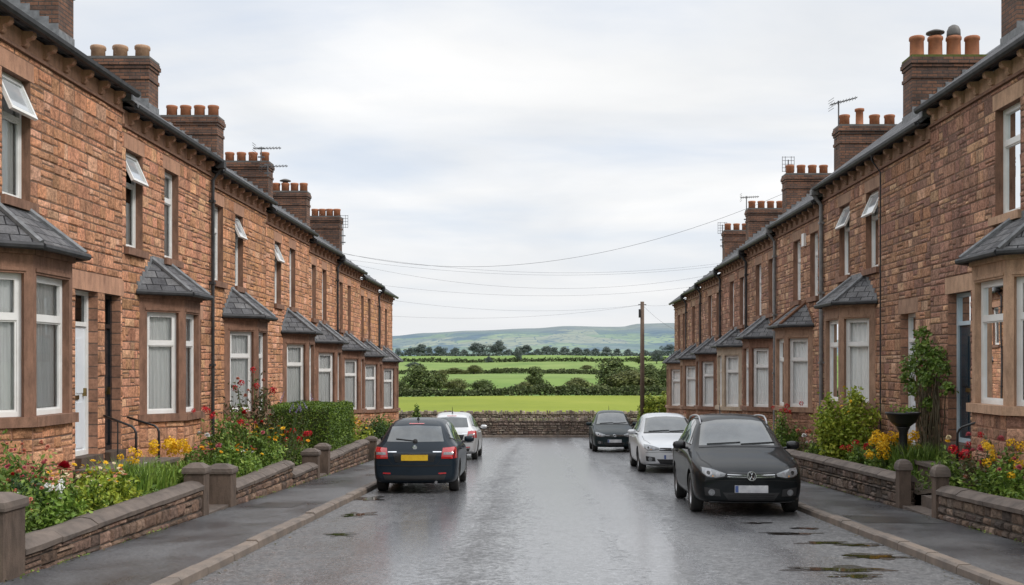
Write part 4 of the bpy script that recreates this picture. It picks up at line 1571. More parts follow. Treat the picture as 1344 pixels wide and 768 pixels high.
def terr(x, y):
    if y <= 59.0:
        return rz(max(y, -60)) - 0.35
    pr = [(59.0, rz(59) - 0.35)] + PROF[2:]
    for (a, za), (b, zb_) in zip(pr, pr[1:]):
        if a <= y <= b:
            f = (y - a) / (b - a)
            z = za + (zb_ - za) * f
            break
    else:
        z = 4.0
    if y > 66:
        k = min(1, (y - 66) / 200)
        z += k * (0.5 * math.sin(x * 0.021 + y * 0.007) + 0.35 * math.sin(x * 0.05 + 1.3))
    return z


def terr_sheet(name, ys, xs, mat, dz=0.0):
    mb = MB()
    g = [[mb.vert((x(yy) if callable(x) else x, yy, terr(x(yy) if callable(x) else x, yy) + dz)) for x in xs] for yy in ys]
    for a, b in zip(g, g[1:]):
        for i in range(len(xs) - 1):
            mb.face((a[i], a[i + 1], b[i + 1], b[i]))
    return tag(mb.build(name, mat, None, True), kind='structure')


simple('terrain_green', (0.085, 0.17, 0.035), (0.12, 0.20, 0.05), 0.03, 0.95)


def field_mat(name, c1, c2, c3, row=0.0):
    m, nt, b, out = new_mat(name)
    p = pos(nt)
    n1 = noise(nt, mapping(nt, p, (1, 0.35, 1)), 0.035, 6, 0.6)
    n2 = noise(nt, p, 0.8, 5, 0.7)
    v = math_n(nt, 'ADD', math_n(nt, 'MULTIPLY', n1.outputs[0], 0.7), math_n(nt, 'MULTIPLY', n2.outputs[0], 0.3))
    r = ramp(nt, v, [(0.36, c1), (0.5, c2), (0.66, c3)])
    nt.links.new(r.outputs[0], b.inputs['Base Color'])
    b.inputs['Roughness'].default_value = 0.95
    b.inputs['Specular IOR Level'].default_value = 0.15
    bump(nt, n2.outputs[0], b, 0.5, 0.15)


field_mat('field_yellow', (0.130, 0.165, 0.020), (0.185, 0.220, 0.026), (0.245, 0.262, 0.042))
field_mat('field_green', (0.100, 0.170, 0.040), (0.140, 0.215, 0.050), (0.190, 0.250, 0.070))
field_mat('field_pale', (0.110, 0.175, 0.048), (0.155, 0.220, 0.060), (0.205, 0.258, 0.082))
field_mat('verge', (0.08, 0.12, 0.025), (0.12, 0.16, 0.03), (0.15, 0.17, 0.05))
xs = [-4000, -2000, -1000, -500, -300] + list(range(-200, 201, 10)) + [300, 500, 1000, 2000, 4000]
ys = [-400, -60, -30, 0, 20, 40, 58.9, 59.0, 60.4, 61.5, 66, 76, 100, 140, 180, 220, 260, 330, 400, 480, 560, 680, 800, 950, 1100, 1200, 1300, 1700, 2200, 4000, 9000]
terr_sheet('ground', ys, xs, 'terrain_green', -0.05)
fx = list(range(-200, 201, 8))
terr_sheet('verge', [60.7, 61.5, 64, 66, 67.9], list(range(-40, 41, 2)), 'verge', 0.02)
terr_sheet('field', [68.5, 76, 90, 110, 140, 178], fx, 'field_yellow', 0.05)
fx = [-600, -400] + list(range(-300, 301, 10)) + [400, 600]
terr_sheet('field', [186, 220, 260, 290, 330], fx, 'field_green', 0.06)
terr_sheet('field', [332, 400, 425], fx, 'field_pale', 0.06)
terr_sheet('field', [434, 480, 560, 620, 690, 770], fx, 'field_pale', 0.06)
terr_sheet('field', [785, 800, 870, 950, 1020, 1090], fx, 'field_green', 0.06)


def hill_mat():  # aerial haze is put into the base colours here as pale blue-green
    m, nt, b, out = new_mat('hill_pasture_hazy')
    p = pos(nt)
    pm = mapping(nt, p, (0.0050, 0.0021, 0.0))
    vo = nt.nodes.new('ShaderNodeTexVoronoi')
    vo.inputs['Scale'].default_value = 1.0
    vo.inputs['Randomness'].default_value = 0.85
    nt.links.new(pm, vo.inputs['Vector'])
    ve = nt.nodes.new('ShaderNodeTexVoronoi')
    ve.feature = 'DISTANCE_TO_EDGE'
    ve.inputs['Randomness'].default_value = 0.85
    nt.links.new(pm, ve.inputs['Vector'])
    sp = N(nt, 'ShaderNodeSeparateColor')
    nt.links.new(vo.outputs['Color'], sp.inputs[0])
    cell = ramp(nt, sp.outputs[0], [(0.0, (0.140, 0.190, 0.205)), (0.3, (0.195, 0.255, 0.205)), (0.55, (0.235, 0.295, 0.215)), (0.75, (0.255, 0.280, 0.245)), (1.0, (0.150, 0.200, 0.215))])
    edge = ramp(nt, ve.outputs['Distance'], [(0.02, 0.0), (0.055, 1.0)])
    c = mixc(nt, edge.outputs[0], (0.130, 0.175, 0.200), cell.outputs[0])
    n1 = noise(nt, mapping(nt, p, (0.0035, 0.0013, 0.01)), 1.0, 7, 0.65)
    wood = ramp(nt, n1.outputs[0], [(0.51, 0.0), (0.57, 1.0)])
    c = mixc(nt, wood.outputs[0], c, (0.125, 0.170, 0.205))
    # open moor on the tops, its colour hazed too
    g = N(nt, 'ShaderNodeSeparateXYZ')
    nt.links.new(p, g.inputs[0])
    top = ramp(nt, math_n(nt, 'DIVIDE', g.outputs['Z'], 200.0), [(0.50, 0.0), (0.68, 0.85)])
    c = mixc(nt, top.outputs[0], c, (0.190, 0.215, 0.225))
    n2 = noise(nt, p, 0.02, 5, 0.7)
    f = ramp(nt, n2.outputs[0], [(0.3, 0.85), (0.7, 1.12)])
    c = mixc(nt, 1.0, c, f.outputs[0], 'MULTIPLY')
    nt.links.new(c, b.inputs['Base Color'])
    b.inputs['Roughness'].default_value = 1.0
    b.inputs['Specular IOR Level'].default_value = 0.0


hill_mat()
RIDGE = [(-300, 448), (300, 446), (515, 441), (560, 437), (620, 434), (700, 431), (745, 428), (800, 429), (815, 429), (838, 425), (880, 424), (960, 428), (1100, 436), (1700, 446)]


def ridge_px(px):
    for (a, ya), (b, yb) in zip(RIDGE, RIDGE[1:]):
        if a <= px <= b:
            f = (px - a) / (b - a)
            f = f * f * (3 - 2 * f)
            return ya + (yb - ya) * f
    return 447


mb = MB()
g = []
ZR = 4200.0
cols = list(range(-300, 1701, 8))
for k in range(15):
    f = k / 14
    row = []
    for px in cols:
        X = lat(px, ZR)
        yy = 1500 + (ZR - 1500) * f
        top = hgt(ridge_px(px), ZR)
        s = f ** 1.25
        z = 6 + (top - 6) * s + (1 - abs(2 * f - 1)) * (9 * math.sin(X * 0.0042 + 2.2 * f) + 6 * math.sin(X * 0.011 + 5 * f))
        if k == 0:
            z = -5
        row.append(mb.vert((X, yy, z)))
    g.append(row)
row = [mb.vert((lat(px, ZR), ZR + 900, -10)) for px in cols]
g.append(row)
for a, b in zip(g, g[1:]):
    for i in range(len(cols) - 1):
        mb.face((a[i], a[i + 1], b[i + 1], b[i]))
tag(mb.build('hill', 'hill_pasture_hazy', None, True), kind='structure')

# unseen dark wooded rise, added behind the camera to darken car reflections
simple('hill_unseen_dark', (0.018, 0.028, 0.012), (0.035, 0.045, 0.018), 0.4, 1.0, spec=0.0)
mb = MB()
cols = list(range(-400, 401, 20))
g = []
for k in range(7):
    yy = -75 - 40 * k
    g.append([mb.vert((x, yy, 2.0 + (17 + 4 * math.sin(x * 0.03) + 2 * math.sin(x * 0.11)) * min(1, k / 2) * (1 if k else 0))) for x in cols])
for a, b in zip(g, g[1:]):
    for i in range(len(cols) - 1):
        mb.face((a[i], a[i + 1], b[i + 1], b[i]))
tag(mb.build('hill', 'hill_unseen_dark', None, True), kind='structure')

# ------------------------------------------------------------------ pole and wires
PZ = 58.3
PX = lat(843, PZ)
t = thing('utility_pole', (PX, PZ, rz(PZ)), 'tall brown wooden pole at the end of the right terrace', 'pole')
mb = MB()
mb.tube([(PX, PZ, rz(PZ) - 0.1), (PX, PZ, hgt(396, PZ))], [0.135, 0.105], 12)
mb.build('pole_shaft', 'wood_pole', t, True)
mb = MB()
mb.box(PX - 0.20, PX - 0.10, PZ - 0.12, PZ + 0.05, hgt(417, PZ), hgt(406, PZ))
mb.build('terminal_box', 'iron', t)
mb = MB()
mb.tube([(PX - 0.22, PZ, hgt(400, PZ)), (PX + 0.22, PZ, hgt(400, PZ))], 0.025, 6)
mb.build('bracket', 'iron', t)
PT = (PX, PZ, hgt(400, PZ))


def wire(a, b, sag, label, r=0.012):
    a, b = Vector(a), Vector(b)
    mb = MB()
    pts = []
    for k in range(33):
        f = k / 32
        p = a.lerp(b, f)
        p.z -= sag * 4 * f * (1 - f)
        pts.append(p)
    mb.tube(pts, r, 4)
    o = mb.build('overhead_wire', 'wire')
    return tag(o, label, 'wire', 'overhead wires across the street')


pt = lambda px, py, Z: (lat(px, Z), Z, hgt(py, Z))
wire(pt(449, 332, 43.0), pt(1033, 252, 35.4), 1.35, 'highest overhead wire rising from left chimney to right chimney', 0.006)
wire(pt(449, 333, 43.2), pt(951, 345, 47.4), 0.60, 'second highest overhead wire, nearly level between the farthest chimneys', 0.0038)
wire(pt(451, 340, 43.6), pt(953, 348, 47.6), 0.55, 'third wire down, just under the second near the farthest chimneys', 0.0038)
wire(pt(455, 345, 44.5), pt(938, 360, 49.0), 0.85, 'fourth wire down, sagging from the left eaves to the right eaves', 0.0038)
wire(pt(490, 373, 48.0), pt(912, 376, 54.0), 0.50, 'lowest wire between the two terraces, above the hills', 0.0038)
wire(PT, pt(500, 392, 50.5), 0.45, 'upper wire from the wooden pole to the left terrace', 0.0038)
wire(PT, pt(515, 415, 52.9), 0.35, 'lower wire from the wooden pole to the last left house', 0.0038)
wire(PT, pt(889, 398, 55.5), 0.10, 'upper short wire from the wooden pole to the right terrace', 0.0038)
wire(PT, pt(884, 432, 57.3), 0.12, 'lower short wire slanting from the wooden pole to the last right house', 0.005)


# ------------------------------------------------------------------ plants
def rdir(rng, up=0.0):
    while True:
        v = Vector((rng.uniform(-1, 1), rng.uniform(-1, 1), rng.uniform(-1, 1)))
        if 0.05 < v.length < 1:
            v.normalize()
            v.z += up
            return v.normalized()


def leaf(mb, p, n, size, rng, asp=0.5, fold=0.25):
    """a single folded leaf: four corners round its midrib"""
    a = n.cross(rdir(rng))
    if a.length < 0.05:
        a = n.cross(Vector((1, 0.2, 0.1)))
    a.normalize()
    b = n.cross(a)
    L, W = size, size * asp
    i = [mb.vert(p), mb.vert(p + a * L * 0.5 + b * W * 0.5 + n * L * fold * 0.4), mb.vert(p + a * L), mb.vert(p + a * L * 0.5 - b * W * 0.5 + n * L * fold * 0.4)]
    mb.face((i[0], i[1], i[2]))
    mb.face((i[0], i[2], i[3]))


def blob_leaves(mb, blobs, count, size, rng, asp=0.55, shell=0.55, up=0.35):
    tot = sum(b[1][0] * b[1][1] + b[1][0] * b[1][2] for b in blobs)
    for c, r in blobs:
        c = Vector(c)
        n = int(count * (r[0] * r[1] + r[0] * r[2]) / tot)
        for _ in range(n):
            d = rdir(rng)
            k = shell + (1 - shell) * rng.random() ** 0.6
            k *= 1 + 0.16 * math.sin(5 * d.x + 3 * d.z + c.x * 7) + 0.10 * math.sin(9 * d.y + 7 * d.z + c.z * 5)
            p = c + Vector((d.x * r[0] * k, d.y * r[1] * k, d.z * r[2] * k))
            nn = (d + rdir(rng) * 0.8 + Vector((0, 0, up))).normalized()
            leaf(mb, p, nn, size * rng.uniform(0.6, 1.35), rng, asp)


def bloom_mesh(kind, mat, rng):
    mb = MB()
    def petal(a, tilt, L, W, z0=0.0, cup=0.3):
        d = Vector((math.cos(a), math.sin(a), 0))
        s = Vector((-math.sin(a), math.cos(a), 0))
        u = d * math.cos(tilt) + Vector((0, 0, 1)) * math.sin(tilt)
        o = Vector((0, 0, z0))
        i = [mb.vert(o), mb.vert(o + u * L * 0.6 + s * W * 0.5), mb.vert(o + u * L + Vector((0, 0, cup * L * 0.4))), mb.vert(o + u * L * 0.6 - s * W * 0.5)]
        mb.face((i[0], i[1], i[2]))
        mb.face((i[0], i[2], i[3]))
    if kind == 'peony':
        for layer in range(6):
            n = 9 - layer
            for k in range(n):
                petal(2 * math.pi * (k + 0.5 * layer) / n + rng.uniform(-0.2, 0.2), -0.2 + layer * 0.26, 1.0 - layer * 0.07, 0.75, 0.05 * layer, 0.4)
    elif kind == 'head':
        for _ in range(60):
            d = rdir(rng, 0.2)
            p = d * rng.uniform(0.65, 1.0)
            leaf(mb, p, (d + rdir(rng) * 0.4).normalized(), 0.5, rng, 0.8)
    elif kind == 'spike':
        for k in range(40):
            a = k * 2.4
            z = k / 40 * 4.0
            r_ = 0.42 * (1 - k / 52)
            d = Vector((math.cos(a), math.sin(a), 0.35)).normalized()
            leaf(mb, Vector((0, 0, z)) + d * r_ * 0.3, (d + Vector((0, 0, 0.6))).normalized(), r_ * 1.4, rng, 0.8)
    else:   # daisy
        for layer in range(2):
            for k in range(7):
                petal(2 * math.pi * (k + 0.5 * layer) / 7 + rng.uniform(-0.2, 0.2), 0.1 + layer * 0.45, 1.0 - 0.25 * layer, 0.6)
    o = mb.build('flower', mat)
    me = o.data
    bpy.data.objects.remove(o)
    return me


BLOOMS = {}


def bloom(kind, colour, rng):
    k = (kind, colour)
    if k not in BLOOMS:
        BLOOMS[k] = bloom_mesh(kind, 'petal_' + colour, random.Random(hash(colour) % 1000 if False else len(BLOOMS)))
    return BLOOMS[k]


def plant(x, y, z, w, h, label, leafm='leaf_mid', flowers=(), seed=0, n=380, lsize=0.07, cat='plant', group=None, name='flowering_plant', bushy=True, asp=0.5, lean=0.0):
    """flowers: (kind, colour, radius, count, spread, zlow, zhigh)"""
    rng = random.Random(seed * 31 + 7)
    root = thing(name, (x, y, z), label, cat, group)
    mb = MB()
    O = Vector((x, y, z))
    ns = 10 if bushy else 22
    tips = []
    for k in range(ns):
        a = rng.uniform(0, 6.28)
        r_ = w * 0.5 * math.sqrt(rng.random())
        hh = h * rng.uniform(0.55, 1.0) * (1 - 0.35 * (r_ / (w * 0.5)) ** 2)
        tip = O + Vector((math.cos(a) * r_ + lean * hh, math.sin(a) * r_, hh))
        b = O + Vector((math.cos(a) * r_ * 0.3, math.sin(a) * r_ * 0.3, -0.05))
        m = b.lerp(tip, 0.5) + Vector((0, 0, hh * 0.08))
        mb.tube([b, m, tip], 0.006 + 0.003 * h, 4, 0, False)
        tips.append((b, m, tip))
    st = mb.build('stem', 'stem_green', root)
    mb = MB()
    if bushy:
        for _ in range(int(n * 1.6)):
            b, m, tip = rng.choice(tips)
            f = rng.uniform(0.1, 1.05)
            c = b.lerp(tip, f)
            d = rdir(rng, 0.1)
            p = c + d * w * 0.22 * rng.random()
            if p.z < z:
                p.z = z + rng.uniform(0, 0.08)
            leaf(mb, p, (d * 0.6 + rdir(rng, 0.5)).normalized(), lsize * rng.uniform(0.6, 1.4), rng, asp)
    else:       # grassy blades
        for _ in range(n):
            a = rng.uniform(0, 6.28)
            r0 = w * 0.5 * math.sqrt(rng.random())
            b = O + Vector((math.cos(a) * r0, math.sin(a) * r0, 0))
            a2 = rng.uniform(0, 6.28)
            hh = h * rng.uniform(0.5, 1.05)
            o = Vector((math.cos(a2), math.sin(a2), 0)) * hh * rng.uniform(0.1, 0.55)
            s = Vector((-math.sin(a2), math.cos(a2), 0)) * lsize * 0.12
            m = b + o * 0.35 + Vector((0, 0, hh * 0.65))
            t = b + o + Vector((0, 0, hh))
            i = [mb.vert(b - s), mb.vert(b + s), mb.vert(m + s * 0.8), mb.vert(m - s * 0.8), mb.vert(t)]
            mb.face((i[0], i[1], i[2], i[3]))
            mb.face((i[3], i[2], i[4]))
    mb.build('foliage', leafm, root)
    for kind, colour, rad, cnt, spread, zl, zh in flowers:
        me = bloom(kind, colour, rng)
        for k in range(cnt):
            a = rng.uniform(0, 6.28)
            r_ = w * 0.5 * spread * math.sqrt(rng.random())
            s = rad * rng.uniform(0.75, 1.2)
            zz = h * rng.uniform(zl, zh)
            place(me, 'flower', root, (math.cos(a) * r_ + lean * zz, math.sin(a) * r_, zz), (rng.uniform(-0.5, 0.5) + 0.3, rng.uniform(-0.5, 0.5), rng.uniform(0, 6)), (s, s, s))
    return root


def gz(side, x, y):
    f = (WL - 0.25 - x) / (WL - 0.25 - XL) if side == 'L' else (x - WR - 0.25) / (XR - WR - 0.25)
    return rz(y) + 0.30 + 0.24 * max(0, min(1, f))


def P_at(side, px, Z):
    x = lat(px, Z)
    return x, Z, gz(side, x, Z)


GP = 'flowers in the left front gardens'
GQ = 'flowers in the right front gardens'
S = [0]


def pl(side, px, Z, w, h, label, **kw):
    S[0] += 1
    x, y, z = P_at(side, px, Z)
    lim = WL - 0.36 - w * 0.36 if side == 'L' else WR + 0.36 + w * 0.36
    if (side == 'L' and x > lim) or (side == 'R' and x < lim):
        x, y, z = P_at(side, px, lim * F / (px - 705))
    return plant(x, y, z - 0.03, w, h, label, seed=S[0], group=GP if side == 'L' else GQ, **kw)


# nearest left garden
pl('L', 8, 11.9, 0.85, 0.95, 'leafy rose bush with small pink blooms at the left picture edge', leafm='leaf_mid', flowers=[('peony', 'salmon', 0.029, 19, 1.0, 0.45, 1.05), ('peony', 'pink', 0.025, 13, 1.0, 0.4, 1.0)], n=1100, lsize=0.065)
pl('L', 42, 12.0, 0.60, 0.78, 'pink flowered bush under the nearest left bay window', leafm='leaf_dark', flowers=[('peony', 'pink', 0.028, 16, 1.0, 0.5, 1.05), ('peony', 'red', 0.025, 4, 1.0, 0.5, 1.0)], n=800, lsize=0.06)
pl('L', 15, 10.9, 0.75, 0.55, 'low bush of salmon roses beside the near left gatepost', leafm='leaf_mid', flowers=[('peony', 'salmon', 0.026, 16, 1.0, 0.5, 1.05), ('daisy', 'white', 0.025, 3, 1.0, 0.6, 1.0)], n=900, lsize=0.06)
pl('L', 83, 11.6, 0.34, 0.74, 'large single crimson peony standing above the nearest left wall', leafm='leaf_mid', flowers=[('peony', 'crimson', 0.105, 1, 0.05, 0.97, 1.0)], n=260, lsize=0.08)
pl('L', 62, 11.5, 0.44, 0.58, 'white pompom flowers left of the large crimson peony', leafm='leaf_grass', flowers=[('head', 'white', 0.045, 3, 0.9, 0.85, 1.05)], n=420, lsize=0.08)
pl('L', 110, 11.9, 0.62, 0.50, 'low bright green plant with cream blooms right of the crimson peony', leafm='leaf_grass', flowers=[('daisy', 'cream', 0.037, 9, 1.0, 0.7, 1.1)], n=650, lsize=0.08)
pl('L', 45, 11.2, 0.7, 0.36, 'low green leaves along the near end of the first left wall', leafm='leaf_grass', flowers=[('daisy', 'white', 0.025, 3, 0.9, 0.8, 1.1), ('daisy', 'pink', 0.025, 3, 0.9, 0.8, 1.1)], n=650, lsize=0.075)
pl('L', 140, 12.5, 0.75, 0.52, 'peach and cream flower clump behind the first left coping', leafm='leaf_lime', flowers=[('daisy', 'cream', 0.041, 10, 1.0, 0.75, 1.15), ('daisy', 'salmon', 0.037, 7, 1.0, 0.7, 1.1), ('daisy', 'yellow', 0.033, 4, 1.0, 0.8, 1.1)], n=750, lsize=0.075)
pl('L', 132, 14.2, 0.7, 0.62, 'yellow flower clump below the white door', leafm='leaf_lime', flowers=[('daisy', 'yellow', 0.041, 10, 1.0, 0.8, 1.1), ('daisy', 'cream', 0.033, 6, 1.0, 0.7, 1.05)], n=650, lsize=0.07)
pl('L', 172, 13.5, 0.6, 0.74, 'tall yellow rounded blooms over grassy leaves by the first left wall', leafm='leaf_grass', flowers=[('head', 'yellow', 0.051, 5, 0.95, 0.9, 1.12)], n=420, lsize=0.10, bushy=False, name='flowering_plant')
pl('L', 190, 13.9, 0.85, 0.62, 'tuft of bright green grass midway along the first left wall', leafm='leaf_grass', n=620, lsize=0.11, bushy=False, cat='grass', name='grass_tuft')
pl('L', 226, 14.9, 0.75, 0.60, 'tuft of bright green grass before the wide left gatepost', leafm='leaf_grass', n=620, lsize=0.11, bushy=False, cat='grass', name='grass_tuft')
pl('L', 224, 15.5, 0.55, 0.80, 'dense cluster of golden yellow blooms near the first left gate', leafm='leaf_grass', flowers=[('head', 'yellow', 0.075, 16, 1.0, 0.88, 1.1)], n=400, lsize=0.08)
pl('L', 190, 16.0, 0.5, 0.66, 'small dark green bush at the foot of the handrails', leafm='leaf_dark', flowers=[('daisy', 'white', 0.025, 3, 0.8, 0.8, 1.05)], n=420, lsize=0.07)
pl('L', 70, 12.6, 0.8, 0.62, 'pale green foliage behind the white pompom flowers', leafm='leaf_grass', flowers=[('daisy', 'cream', 0.035, 6, 1.0, 0.7, 1.05)], n=700, lsize=0.075)
pl('L', 98, 12.9, 0.8, 0.66, 'lime green leafy plant right behind the crimson peony', leafm='leaf_lime', flowers=[('daisy', 'yellow', 0.035, 6, 1.0, 0.8, 1.05)], n=750, lsize=0.07)
pl('L', 160, 14.6, 0.8, 0.60, 'soft green foliage in front of the dark landing', leafm='leaf_mid', flowers=[('daisy', 'salmon', 0.035, 6, 1.0, 0.8, 1.05)], n=750, lsize=0.07)
pl('L', 25, 12.6, 0.8, 1.0, 'tall dark leaved bush against the nearest left bay apron', leafm='leaf_mid', flowers=[('peony', 'salmon', 0.03, 10, 1.0, 0.5, 1.05)], n=900, lsize=0.065)
# second left garden
pl('L', 300, 19.0, 0.9, 0.70, 'bright leafy clump just behind the wide gatepost', leafm='leaf_grass', flowers=[('daisy', 'gold', 0.04, 6, 1.0, 0.8, 1.05)], n=800, lsize=0.075)
pl('L', 262, 19.5, 0.9, 0.62, 'orange and pink low flowers behind the wide left gatepost', leafm='leaf_mid', flowers=[('daisy', 'gold', 0.05, 9, 1.0, 0.8, 1.1), ('daisy', 'pink', 0.05, 8, 1.0, 0.7, 1.1)], n=800, lsize=0.08)
pl('L', 290, 20.2, 1.1, 1.35, 'tall red rose bush against the second left bay corner', leafm='leaf_mid', flowers=[('head', 'red', 0.062, 6, 0.9, 0.72, 1.05), ('peony', 'white', 0.05, 4, 0.9, 0.5, 0.8)], n=1200, lsize=0.08)
pl('L', 330, 22.6, 1.0, 2.15, 'tallest climbing rose reaching up in front of the third left bay', leafm='leaf_bronze', flowers=[('head', 'red', 0.058, 4, 0.9, 0.8, 1.05), ('peony', 'salmon', 0.05, 8, 1.0, 0.5, 0.95)], n=1100, lsize=0.08)
pl('L', 318, 21.9, 1.1, 1.5, 'green rambling rose with scattered red buds by the downpipe', leafm='leaf_mid', flowers=[('peony', 'red', 0.05, 5, 0.9, 0.6, 1.0), ('peony', 'pink', 0.045, 6, 0.9, 0.5, 1.0)], n=1200, lsize=0.075)
pl('L', 345, 21.6, 1.0, 0.95, 'green mound with golden daisies in front of the hedge', leafm='leaf_grass', flowers=[('daisy', 'yellow', 0.055, 20, 1.0, 0.8, 1.1), ('daisy', 'gold', 0.05, 6, 1.0, 0.7, 1.05)], n=1100, lsize=0.075)
pl('L', 318, 20.2, 0.9, 0.62, 'soft green plant with white and pink flowers over the second left wall', leafm='leaf_grass', flowers=[('daisy', 'white', 0.045, 5, 1.0, 0.75, 1.1), ('daisy', 'pink', 0.045, 6, 1.0, 0.75, 1.1), ('daisy', 'yellow', 0.045, 6, 1.0, 0.75, 1.1)], n=850, lsize=0.075)
pl('L', 372, 23.4, 0.9, 1.45, 'lilac flower spikes leaning right in front of the hedge', leafm='leaf_bronze', flowers=[('spike', 'lilac', 0.06, 8, 0.9, 0.85, 1.1)], n=120, lsize=0.07, lean=0.22)
pl('L', 385, 23.2, 0.9, 0.75, 'cluster of red blooms at the far end of the rose bed', leafm='leaf_mid', flowers=[('head', 'red', 0.07, 7, 1.0, 0.8, 1.15), ('daisy', 'gold', 0.05, 4, 0.9, 0.6, 1.0)], n=700, lsize=0.075)
pl('L', 404, 23.9, 0.5, 0.45, 'small golden flowers above the short lower wall', leafm='leaf_mid', flowers=[('daisy', 'gold', 0.055, 7, 1.0, 0.8, 1.15)], n=350, lsize=0.07)
pl('L', 355, 23.9, 0.6, 1.75, 'single tall rose stem with one big red bloom before the hedge', leafm='leaf_bronze', flowers=[('head', 'red', 0.10, 1, 0.2, 0.98, 1.0)], n=60, lsize=0.07)
# farther left gardens
pl('L', 466, 32.4, 1.0, 1.1, 'yellow green shrub right of the clipped hedge', leafm='leaf_lime', flowers=[('daisy', 'yellow', 0.06, 22, 1.0, 0.5, 1.05)], n=900, lsize=0.09)
pl('L', 487, 36.0, 1.3, 1.0, 'dark ivy bush by the far left wall', leafm='leaf_dark', n=900, lsize=0.09)
pl('L', 497, 39.5, 1.3, 1.0, 'green bush in the far left garden beyond the ivy', leafm='leaf_mid', n=800, lsize=0.1)
pl('L', 512, 45.0, 1.3, 0.9, 'small green bush in the farthest left garden', leafm='leaf_mid', n=700, lsize=0.1)
# nearest right garden
pl('R', 1262, 15.6, 0.8, 0.72, 'bush with big red blooms just behind the nearest right post', leafm='leaf_mid', flowers=[('head', 'red', 0.075, 4, 0.9, 0.75, 1.05)], n=800, lsize=0.075)
pl('R', 1290, 15.0, 0.7, 0.95, 'pink roses in front of the nearest right bay', leafm='leaf_bronze', flowers=[('peony', 'pink', 0.05, 8, 0.9, 0.6, 1.05), ('head', 'red', 0.045, 3, 0.9, 0.8, 1.05)], n=600, lsize=0.07)
pl('R', 1318, 14.3, 0.75, 0.82, 'yellow pompom flowers at the right picture edge', leafm='leaf_mid', flowers=[('head', 'yellow', 0.062, 12, 1.0, 0.7, 1.1)], n=750, lsize=0.075)
pl('R', 1338, 13.9, 0.8, 0.62, 'pink and yellow low flowers above the nearest right wall', leafm='leaf_grass', flowers=[('peony', 'pink', 0.045, 9, 1.0, 0.7, 1.1), ('head', 'yellow', 0.05, 6, 1.0, 0.7, 1.1)], n=750, lsize=0.075)
pl('R', 1298, 14.5, 0.8, 0.50, 'low green leaves with one red bloom over the nearest right wall', leafm='leaf_grass', flowers=[('head', 'red', 0.07, 1, 0.5, 0.9, 1.0), ('peony', 'salmon', 0.035, 4, 0.9, 0.7, 1.0)], n=700, lsize=0.075)
pl('R', 1245, 17.7, 0.35, 0.9, 'slim green stems around the right handrail', leafm='leaf_mid', flowers=[('peony', 'cream', 0.05, 2, 0.7, 0.9, 1.0), ('daisy', 'yellow', 0.045, 3, 0.9, 0.6, 0.9)], n=260, lsize=0.06)
# second right garden
pl('R', 1172, 18.6, 0.95, 0.85, 'big mound of golden yellow blooms by the right steps', leafm='leaf_mid', flowers=[('head', 'yellow', 0.082, 46, 1.0, 0.55, 1.12)], n=1300, lsize=0.075)
pl('R', 1206, 19.2, 0.9, 0.70, 'feathery green bush right of the golden mound', leafm='leaf_mid', n=1100, lsize=0.10, bushy=False, cat='plant', name='garden_plant')
pl('R', 1112, 21.6, 1.25, 1.80, 'large yellow green shrub in front of the second right bay', leafm='leaf_lime', flowers=[('daisy', 'yellow', 0.045, 10, 0.9, 0.6, 1.0)], n=5200, lsize=0.085, cat='shrub', name='garden_shrub', asp=0.6)
pl('R', 1092, 20.9, 1.0, 0.85, 'red roses left of the large yellow green shrub', leafm='leaf_mid', flowers=[('head', 'red', 0.075, 9, 1.0, 0.75, 1.15)], n=900, lsize=0.08)
pl('R', 1130, 20.2, 1.0, 0.62, 'low green plant with red blooms in front of the yellow green shrub', leafm='leaf_mid', flowers=[('head', 'red', 0.07, 5, 1.0, 0.8, 1.15), ('head', 'salmon', 0.06, 2, 1.0, 0.6, 0.9)], n=900, lsize=0.08)
pl('R', 1070, 22.5, 0.8, 0.75, 'pale pink and white flowers behind the right wall near the black car', leafm='leaf_bronze', flowers=[('peony', 'salmon', 0.06, 9, 1.0, 0.7, 1.1), ('peony', 'white', 0.06, 7, 1.0, 0.7, 1.1)], n=500, lsize=0.075)
pl('R', 1030, 27.0, 1.1, 1.35, 'green shrub with red flowers seen over the black car bonnet', leafm='leaf_mid', flowers=[('head', 'red', 0.062, 7, 0.9, 0.85, 1.1)], n=900, lsize=0.09)
pl('R', 1018, 29.5, 0.6, 1.3, 'thin lime stems behind the black car roof', leafm='leaf_lime', n=350, lsize=0.08)
pl('R', 905, 49.0, 1.2, 1.0, 'rust coloured bush below the far right bays', leafm='leaf_bronze', flowers=[('peony', 'salmon', 0.07, 12, 1.0, 0.5, 1.0)], n=500, lsize=0.1)

